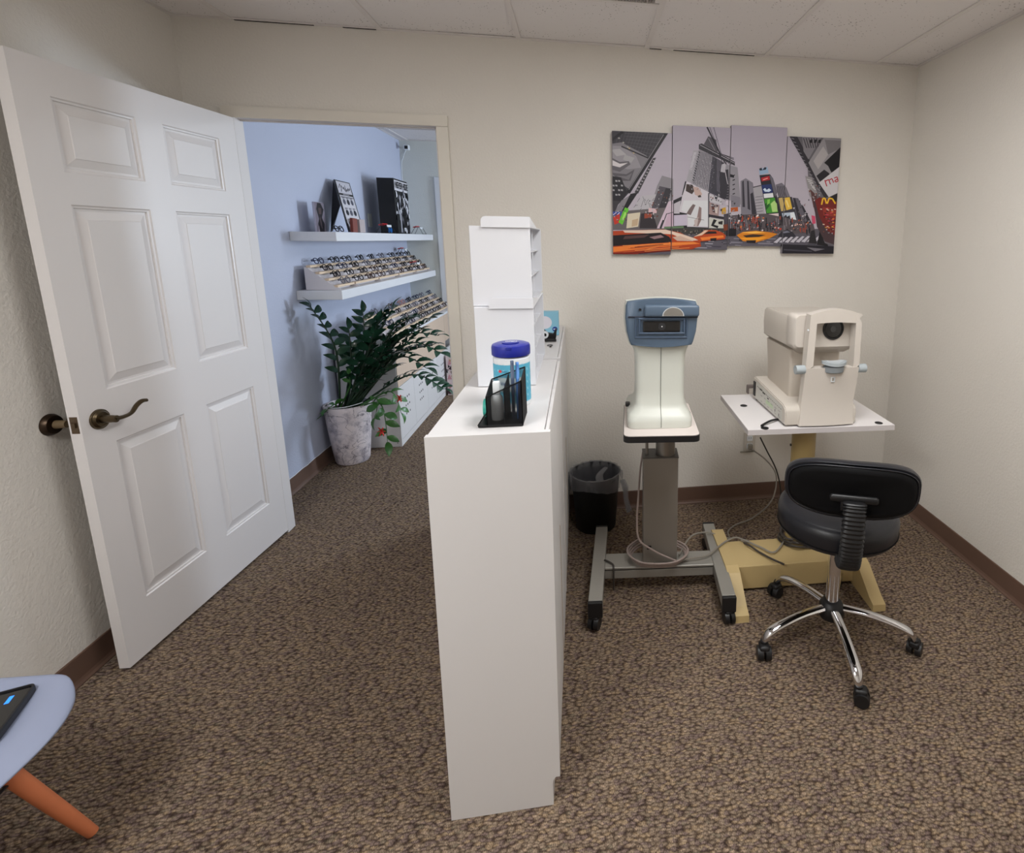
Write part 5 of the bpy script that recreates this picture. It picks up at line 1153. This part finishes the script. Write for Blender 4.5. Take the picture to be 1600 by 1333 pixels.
# glasses lying by the counter display
b = glasses_mesh(); o = obj('eyeglasses', b, MT['frame_black'], None, 40); o.location = (-1.49, .98, 1.5495); o.scale = (1, 1, 1); tag(o, 'black eyeglasses lying beside the slanted display card on the upper shelf', 'eyeglasses')

# photo block
PBX = thing('photo_block', 'small block with a dark portrait photo on the upper shelf end', 'display block', (-1.63, .985, 1.5485))
b = NB(); box(b, (-1.616, .918, 1.549), (-1.602, 1.045, 1.735), .002, 1); obj('block', b, mat('lilac_block', (180, 176, 192), .5), PBX)
pr = [([(.918, 1.55), (1.045, 1.55), (1.045, 1.735), (.918, 1.735)], (120, 112, 124)), ([(.95, 1.55), (1.02, 1.55), (1.03, 1.60), (1.0, 1.64), (1.035, 1.69), (1.0, 1.73), (.955, 1.73), (.935, 1.69), (.96, 1.63), (.94, 1.6)], (30, 26, 32)),
      ([(.965, 1.66), (1.0, 1.66), (1.0, 1.70), (.965, 1.70)], (78, 62, 62)), ([(.93, 1.55), (.955, 1.55), (.95, 1.59)], (150, 140, 150)), (line((.975, 1.64), (.99, 1.57), .01), (90, 76, 80))]
printed('portrait', pr, lambda u, v, l: Vector((-1.6016 + l, u, v)), PBX, .919, 1.044, 1.55, 1.734)
# slanted counter card
SC = thing('counter_card', 'slanted black and white counter card with script and lens pictures', 'display card', (-1.55, 1.25, 1.5485))
q = [Vector((-1.47, 1.06, 1.5495)), Vector((-1.47, 1.315, 1.5495)), Vector((-1.64, 1.57, 1.912)), Vector((-1.64, 1.345, 1.912))]
qn = (q[1] - q[0]).cross(q[3] - q[0]).normalized(); qn = qn if qn.x > 0 else -qn
q = [Vector((-1.47, 1.06, 1.5525)), Vector((-1.47, 1.315, 1.5525)), Vector((-1.64, 1.59, 1.912)), Vector((-1.64, 1.335, 1.912))]
b = NB(); loft(b, [[p - qn * .006 for p in q], q]); obj('board', b, BLACKP, SC)
b = NB(); loft(b, [[q[3] - qn * .010, q[3] - qn * .008 + (q[0] - q[3]) * .5, Vector((-1.665, 1.25, 1.5495)), Vector((-1.668, 1.30, 1.56))], [p + Vector((0, .004, 0)) for p in [q[3] - qn * .010, q[3] - qn * .008 + (q[0] - q[3]) * .5, Vector((-1.665, 1.25, 1.5495)), Vector((-1.668, 1.30, 1.56))]]]); obj('shade_strut', b, BLACKP, SC)  # black strut also stands in for the gradient shadow beside the card
def bil(u, v, l): return q[0] + (q[1] - q[0]) * u + (q[3] - q[0]) * v + qn * (.0006 + l)
pr = [([(.06, .02), (.94, .02), (.94, .70), (.06, .70)], (206, 204, 210)), ([(.06, .74), (.94, .74), (.94, .98), (.06, .98)], (196, 194, 202)), ([(.3, .71), (.7, .71), (.7, .73), (.3, .73)], (150, 150, 156))]
sg = [(.14, .84), (.26, .93), (.30, .82), (.24, .77), (.34, .90), (.42, .83), (.47, .88), (.50, .80), (.56, .86), (.58, .92), (.55, .78), (.66, .84), (.70, .80), (.74, .87), (.80, .82), (.88, .88)]
for a_, c_ in zip(sg, sg[1:]): pr.append((line(a_, c_, .022), (40, 38, 46)))
for r in range(3):
    for c in range(3):
        u, v = .24 + c * .25, .60 - r * .21
        pr.append(([(u + .085 * math.cos(k * .524), v - .03 + .055 * math.sin(k * .524)) for k in range(12)], (44, 46, 56) if (r + c) % 2 else (88, 90, 104))); pr.append((line((u - .08, v + .055), (u + .08, v + .055), .016), (110, 108, 116))); pr.append((line((u - .08, v + .035), (u + .06, v + .035), .010), (130, 128, 136)))
pr.append((line((.1, .665), (.9, .665), .02), (120, 118, 126))); pr.append((line((.8, .03), (.92, .03), .02), (60, 58, 66)))
printed('card_print', pr, bil, SC, .03, .97, .01, .99)
# brown spectacle case and pale box leaning in front of the card
b = NB(); prism(b, [(-.03, 0), (.03, 0), (.034, .09), (-.026, .094)], 0, .018, 'x'); o = obj('spectacle_case', b, mat('red_brown_leather', (120, 52, 40), .45), None); o.location = (-1.462, 1.10, 1.5495); o.rotation_euler = (0, 0, -.1); tag(o, 'red brown spectacle case standing in front of the slanted card', 'case')
b = NB(); box(b, (0, -.028, 0), (.03, .045, .088), .002, 1); o = obj('pale_box', b, mat('greige_card', (176, 164, 164), .6), None); o.location = (-1.462, 1.185, 1.549); o.rotation_euler = (0, 0, -.1); tag(o, 'small pale box standing in front of the slanted card', 'box')
# tall black display box
TB = thing('display_box', 'tall black display box with NEVER HIDE heading and patterned front', 'display box', (-1.53, 2.13, 1.5485))
bx0, bx1, by0, by1, bz1 = -1.582, -1.452, 1.975, 2.325, 1.995
b = NB(); box(b, (bx0, by0, 1.549), (bx1, by1, bz1), .002, 1); obj('carton', b, mat('matt_black_card', (14, 14, 16), .6), TB)
pr = [([(by0 + .01, 1.90), (by1 - .01, 1.90), (by1 - .01, bz1 - .012), (by0 + .01, bz1 - .012)], (206, 204, 210))]
rb = random.Random(4)
for i in range(110):
    u, v = by0 + rb.random() * .34, 1.56 + rb.random() * .33; s = .008 + rb.random() * .018
    pr.append(([(u + s * rb.uniform(.5, 1) * math.cos(k * 1.05), v + s * rb.uniform(.8, 1.8) * math.sin(k * 1.05)) for k in range(6)], rb.choice([(196, 196, 204), (120, 120, 128), (16, 16, 18), (20, 20, 22), (80, 80, 88), (226, 226, 232)])))
pr.append(([(by0 + .02, 1.56), (by0 + .11, 1.56), (by0 + .12, 1.70), (by0 + .05, 1.76), (by0 + .03, 1.70)], (150, 150, 158))); pr.append(([(by0 + .16, 1.60), (by0 + .26, 1.60), (by0 + .24, 1.74), (by0 + .18, 1.78)], (20, 20, 22)))
pr = [pr[0]] + pr[1:]
printed('front_print', pr, lambda u, v, l: Vector((bx1 + .0006 + l, u, v)), TB, by0 + .006, by1 - .006, 1.552, bz1 - .006)
text('heading', 'NEVER HIDE', .058, mat('print_black', (14, 14, 16), .6), TB, Matrix.Translation((bx1 + .008, (by0 + by1) / 2, 1.942)) @ Matrix.Rotation(R(90), 4, 'Z') @ Matrix.Rotation(R(90), 4, 'X') @ Matrix.Scale(1.25, 4, (0, 1, 0)), bold=.0012, ext=.0004)
b = NB(); box(b, (-1.450, 1.80 + .165, 1.549), (-1.436, 2.03, 1.66), .001, 1); box(b, (-1.445, 1.97, 1.655), (-1.440, 2.03, 1.71), .001, 1); o = obj('leaflet_stand', b, BLACKP); tag(o, 'small black leaflet stand in front of the tall black display box', 'stand')
# security camera high in the far corner
SCm = thing('security_camera', 'small white security camera with black face in the far corner', 'camera', (-1.6, 2.95, 2.36))
cc_ = on(634.5, 230, 'y', 2.90)
b = NB(); box(b, (cc_.x - .024, 2.895, cc_.z - .024), (cc_.x + .024, 2.945, cc_.z + .024), .008, 3, M=None); obj('camera_body', b, MT['white_plastic'], SCm, 40)
b = NB(); box(b, (cc_.x - .015, 2.8925, cc_.z - .017), (cc_.x + .016, 2.899, cc_.z + .014), .003, 2); obj('camera_face', b, BLACKP, SCm)
b = NB(); tube(b, [(cc_.x, 2.94, cc_.z), (cc_.x - .02, 2.975, cc_.z), (cc_.x - .03, 2.999, cc_.z)], .008, 8, 3); obj('bracket', b, MT['white_plastic'], SCm, 40)
b = NB(); tube(b, [(cc_.x - .03, 2.996, cc_.z - .01), (XL + .03, 2.99, cc_.z - .09), (XL + .012, 2.985, cc_.z - .2), (XL + .012, 2.985, 1.6)], .003, 6, 6); obj('cable', b, MT['white_plastic'], SCm, 40)
# light switch seen between display card and box
b = NB(); box(b, (XL + .0005, 2.02, 1.60), (XL + .006, 2.10, 1.71), .002, 1); o = obj('wall_plate', b, FARW); tag(o, 'pale wall plate on the blue wall between the card and the black box', 'wall plate')

# ------------------------------------------------------------------ potted plant
pc = Vector((-1.535, .925, 0)); PT = thing('potted_plant', 'dark green zamioculcas plant in a marbled white pot by the blue wall', 'plant', pc)
def marble():
    m = mat('marbled_pot', (206, 198, 200), .4); nt = m.node_tree; b = nt.nodes['Principled BSDF']; L = nt.links.new
    tc = nt.nodes.new('ShaderNodeTexCoord'); n = nt.nodes.new('ShaderNodeTexNoise'); n.inputs['Scale'].default_value = 11; n.inputs['Detail'].default_value = 12; n.inputs['Roughness'].default_value = .72; L(tc.outputs['Object'], n.inputs['Vector'])
    r = nt.nodes.new('ShaderNodeValToRGB'); e = r.color_ramp.elements
    e[0].position = .30; e[0].color = (*lin((140, 136, 152)), 1); e[1].position = .72; e[1].color = (*lin((226, 214, 214)), 1)
    x = e.new(.43); x.color = (*lin((190, 182, 188)), 1); x = e.new(.52); x.color = (*lin((222, 213, 216)), 1)
    L(n.outputs['Fac'], r.inputs['Fac'])
    n2 = nt.nodes.new('ShaderNodeTexNoise'); n2.inputs['Scale'].default_value = 14; n2.inputs['Detail'].default_value = 10; n2.inputs['Distortion'].default_value = .6; L(tc.outputs['Object'], n2.inputs['Vector'])
    r2 = nt.nodes.new('ShaderNodeValToRGB'); e = r2.color_ramp.elements; e[0].position = .475; e[0].color = (1, 1, 1, 1); e[1].position = .525; e[1].color = (1, 1, 1, 1); x = e.new(.5); x.color = (.22, .21, .26, 1)
    L(n2.outputs['Fac'], r2.inputs['Fac'])
    n3 = nt.nodes.new('ShaderNodeTexNoise'); n3.inputs['Scale'].default_value = 7; L(tc.outputs['Object'], n3.inputs['Vector'])
    mr = nt.nodes.new('ShaderNodeMapRange'); mr.inputs['From Min'].default_value = .36; mr.inputs['From Max'].default_value = .56; L(n3.outputs['Fac'], mr.inputs['Value'])
    mx = nt.nodes.new('ShaderNodeMixRGB'); mx.blend_type = 'MULTIPLY'; L(mr.outputs[0], mx.inputs[0]); L(r.outputs[0], mx.inputs[1]); L(r2.outputs[0], mx.inputs[2])
    L(mx.outputs[0], b.inputs['Base Color']); return m
b = NB(); lathe(b, [(.085, .001), (.098, .004), (.106, .02), (.128, .22), (.140, .38), (.143, .402), (.141, .412), (.131, .412), (.128, .40), (.12, .37), (.001, .365)], pc, 44); obj('pot', b, marble(), PT, 50)
b = NB(); lathe(b, [(.001, .372), (.12, .37), (.118, .378), (.06, .384), (.001, .386)], pc, 30); obj('soil', b, mat('dark_soil', (46, 36, 30), .95, bump=.8, bscale=60), PT, 50)
LEAF = mat('dark_glossy_leaf', (36, 70, 52), .22, var=.25, vscale=6); LEAF2 = mat('mid_green_leaf', (62, 112, 52), .35, var=.2, vscale=6); STEM = mat('dark_green_stem', (34, 54, 36), .4)
def leafmesh(nm, m, w_, notch=False):
    b = NB(); n = 5; rows = []
    for i in range(n + 1):
        t = i / n; ww = w_ * math.sin(math.pi * min(1, t * .93 + .05)) ** .8 * (1.15 - .35 * t); zz = .10 * math.sin(math.pi * t) - .12 * t * t
        rows.append([b.verts.new((-ww, t, zz + ww * .25)), b.verts.new((0, t, zz)), b.verts.new((ww, t, zz + ww * .25))])
    for a_, c_ in zip(rows, rows[1:]): b.faces.new((a_[0], a_[1], c_[1], c_[0])); b.faces.new((a_[1], a_[2], c_[2], c_[1]))
    me = bpy.data.meshes.new(nm); b.to_mesh(me); b.free(); me.materials.append(m)
    for p in me.polygons: p.use_smooth = True
    return me
LM = leafmesh('leaf', LEAF, .25); LM2 = leafmesh('broad_leaf', LEAF2, .26)
lr = random.Random(9); NLEAF = [0]
def frond(tip, mid, base, nl, ll, mesh=LM, stem=STEM, r0=.008, start=.25, name='frond'):
    b = NB(); pts = smooth_pts([base, mid, tip], 10); 
    tube(b, pts, [r0, r0 * .7, r0 * .25], 7, 1, sm=False); f = obj(name, b, stem, PT, 50)
    N_ = len(pts) - 1
    for k in range(nl):
        t = start + (1 - start) * (k + .5) / nl; i = min(int(t * N_), N_ - 1); p = pts[i].lerp(pts[i + 1], t * N_ - i); d = (pts[i + 1] - pts[i]).normalized()
        side = d.cross(Vector((0, 0, 1))); 
        if side.length < .2: side = d.cross(Vector((0, 1, 0)))
        side.normalize(); up = side.cross(d).normalized(); s = 1 if k % 2 else -1
        aim = (side * s * .95 + d * .55 + up * lr.uniform(.05, .35)).normalized()
        if k == nl - 1: aim = d
        yy = aim; zz = (up - yy * up.dot(yy)).normalized(); zz = (zz + side * lr.uniform(-.35, .35)).normalized(); zz = (zz - yy * zz.dot(yy)).normalized(); xx = yy.cross(zz)
        L_ = ll * (1 - .35 * abs(t - .62)) * lr.uniform(.88, 1.1)
        end = p + yy * L_
        if end.x < XL + .012 or p.x < XL + .012: L_ *= max(.3, (p.x - XL - .012) / max(.001, (p.x - end.x)))
        if p.y > 1.13 and False: continue
        o = bpy.data.objects.new('leaf', mesh); C.objects.link(o)
        M = Matrix(((xx.x, yy.x, zz.x, p.x), (xx.y, yy.y, zz.y, p.y), (xx.z, yy.z, zz.z, p.z), (0, 0, 0, 1))) @ Matrix.Scale(L_, 4)
        o.parent = f; o.matrix_parent_inverse = parent_inv(f); o.matrix_basis = M; NLEAF[0] += 1
def bs(dx, dy): return Vector((pc.x + dx, pc.y + dy, .384))
def PX(x, y, yy): return on(x, y, 'y', yy)
FR = [  # tip pixel, depth, middle pixel, depth, base offset, leaves, size
    (484, 478, .68, 524, 545, .80, (-.04, -.02), 17, .075), (567, 486, 1.0, 568, 550, .96, (.0, .03), 15, .075), (545, 512, .90, 548, 565, .9, (-.02, 0), 11, .07),
    (614, 482, 1.0, 588, 530, .95, (.03, .03), 13, .085), (652, 494, .95, 610, 520, .92, (.04, .02), 14, .09), (672, 500, .88, 615, 540, .9, (.05, .0), 14, .09),
    (686, 524, .82, 625, 530, .88, (.05, -.02), 13, .085), (690, 552, .74, 632, 540, .82, (.05, -.03), 13, .08), (668, 576, .70, 620, 560, .80, (.04, -.04), 12, .08),
    (694, 608, .76, 640, 586, .84, (.06, -.01), 18, .075), (600, 508, 1.04, 580, 545, 1.0, (.0, .05), 12, .08), (584, 520, .84, 572, 560, .88, (.01, -.03), 11, .085),
    (640, 520, .78, 604, 548, .85, (.03, -.03), 13, .09), (628, 556, .70, 595, 570, .8, (.03, -.05), 12, .085), (600, 545, .76, 580, 580, .84, (.02, -.05), 11, .085),
    (652, 545, .95, 610, 560, .95, (.05, .03), 12, .085), (560, 565, .86, 555, 595, .9, (.0, -.02), 9, .07)]
FR += [(600, 490, .92, 580, 530, .92, (.01, .0), 13, .085), (636, 506, 1.0, 600, 540, .98, (.03, .02), 13, .09), (655, 520, .88, 618, 552, .88, (.04, -.01), 13, .085), (616, 575, .74, 592, 590, .80, (.03, -.05), 11, .085),
       (575, 600, .78, 566, 606, .82, (.0, -.05), 8, .08), (676, 540, .9, 625, 556, .92, (.05, .01), 13, .085), (545, 540, 1.0, 552, 570, .98, (-.02, .03), 11, .07)]
for tx, ty, td_, mx_, my_, md_, bo, nl, ll in FR: frond(PX(tx, ty, td_), PX(mx_, my_, md_), bs(*bo), nl, ll * 1.3)
for tx, ty, td_, mx_, my_, md_, bo, nl, ll in [(606, 694, .80, 595, 632, .83, (.07, -.04), 9, .105), (628, 648, .84, 610, 612, .86, (.08, -.01), 8, .085), (496, 655, .79, 522, 632, .82, (-.05, -.06), 5, .085),
                                               (586, 655, .78, 588, 622, .82, (.07, -.06), 6, .09), (545, 582, .86, 546, 605, .88, (-.04, -.03), 3, .06)]:
    frond(PX(tx, ty, td_), PX(mx_, my_, md_), bs(*bo), nl, ll, LM2, LEAF2, .006, .3)
RB = mat('red_ribbon', (196, 52, 44), .4)
for cx_, cy_, d_, s_ in ((596, 674, .765, 1.0), (624, 622, .80, .8)):
    c0 = PX(cx_, cy_, d_); b = NB()
    for k in range(6):
        a = k * 1.05; v = Vector((math.cos(a) * .030 * s_, -.012, math.sin(a) * .036 * s_)); tube(b, [c0, c0 + v * .6 + Vector((.006, -.008, .004)), c0 + v], [.006 * s_, .006, .002], 6, 3, flat=.4)
    obj('red_bloom', b, RB, PT, 50)
b = NB(); tube(b, [pc + Vector((-.10, -.085, .416)), pc + Vector((-.03, -.135, .42)), pc + Vector((.05, -.128, .424)), pc + Vector((.12, -.06, .43))], .0025, 6, 5); obj('white_tie', b, MT['white_plastic'], PT)
print('leaves', NLEAF[0], 'objects', len(bpy.data.objects))
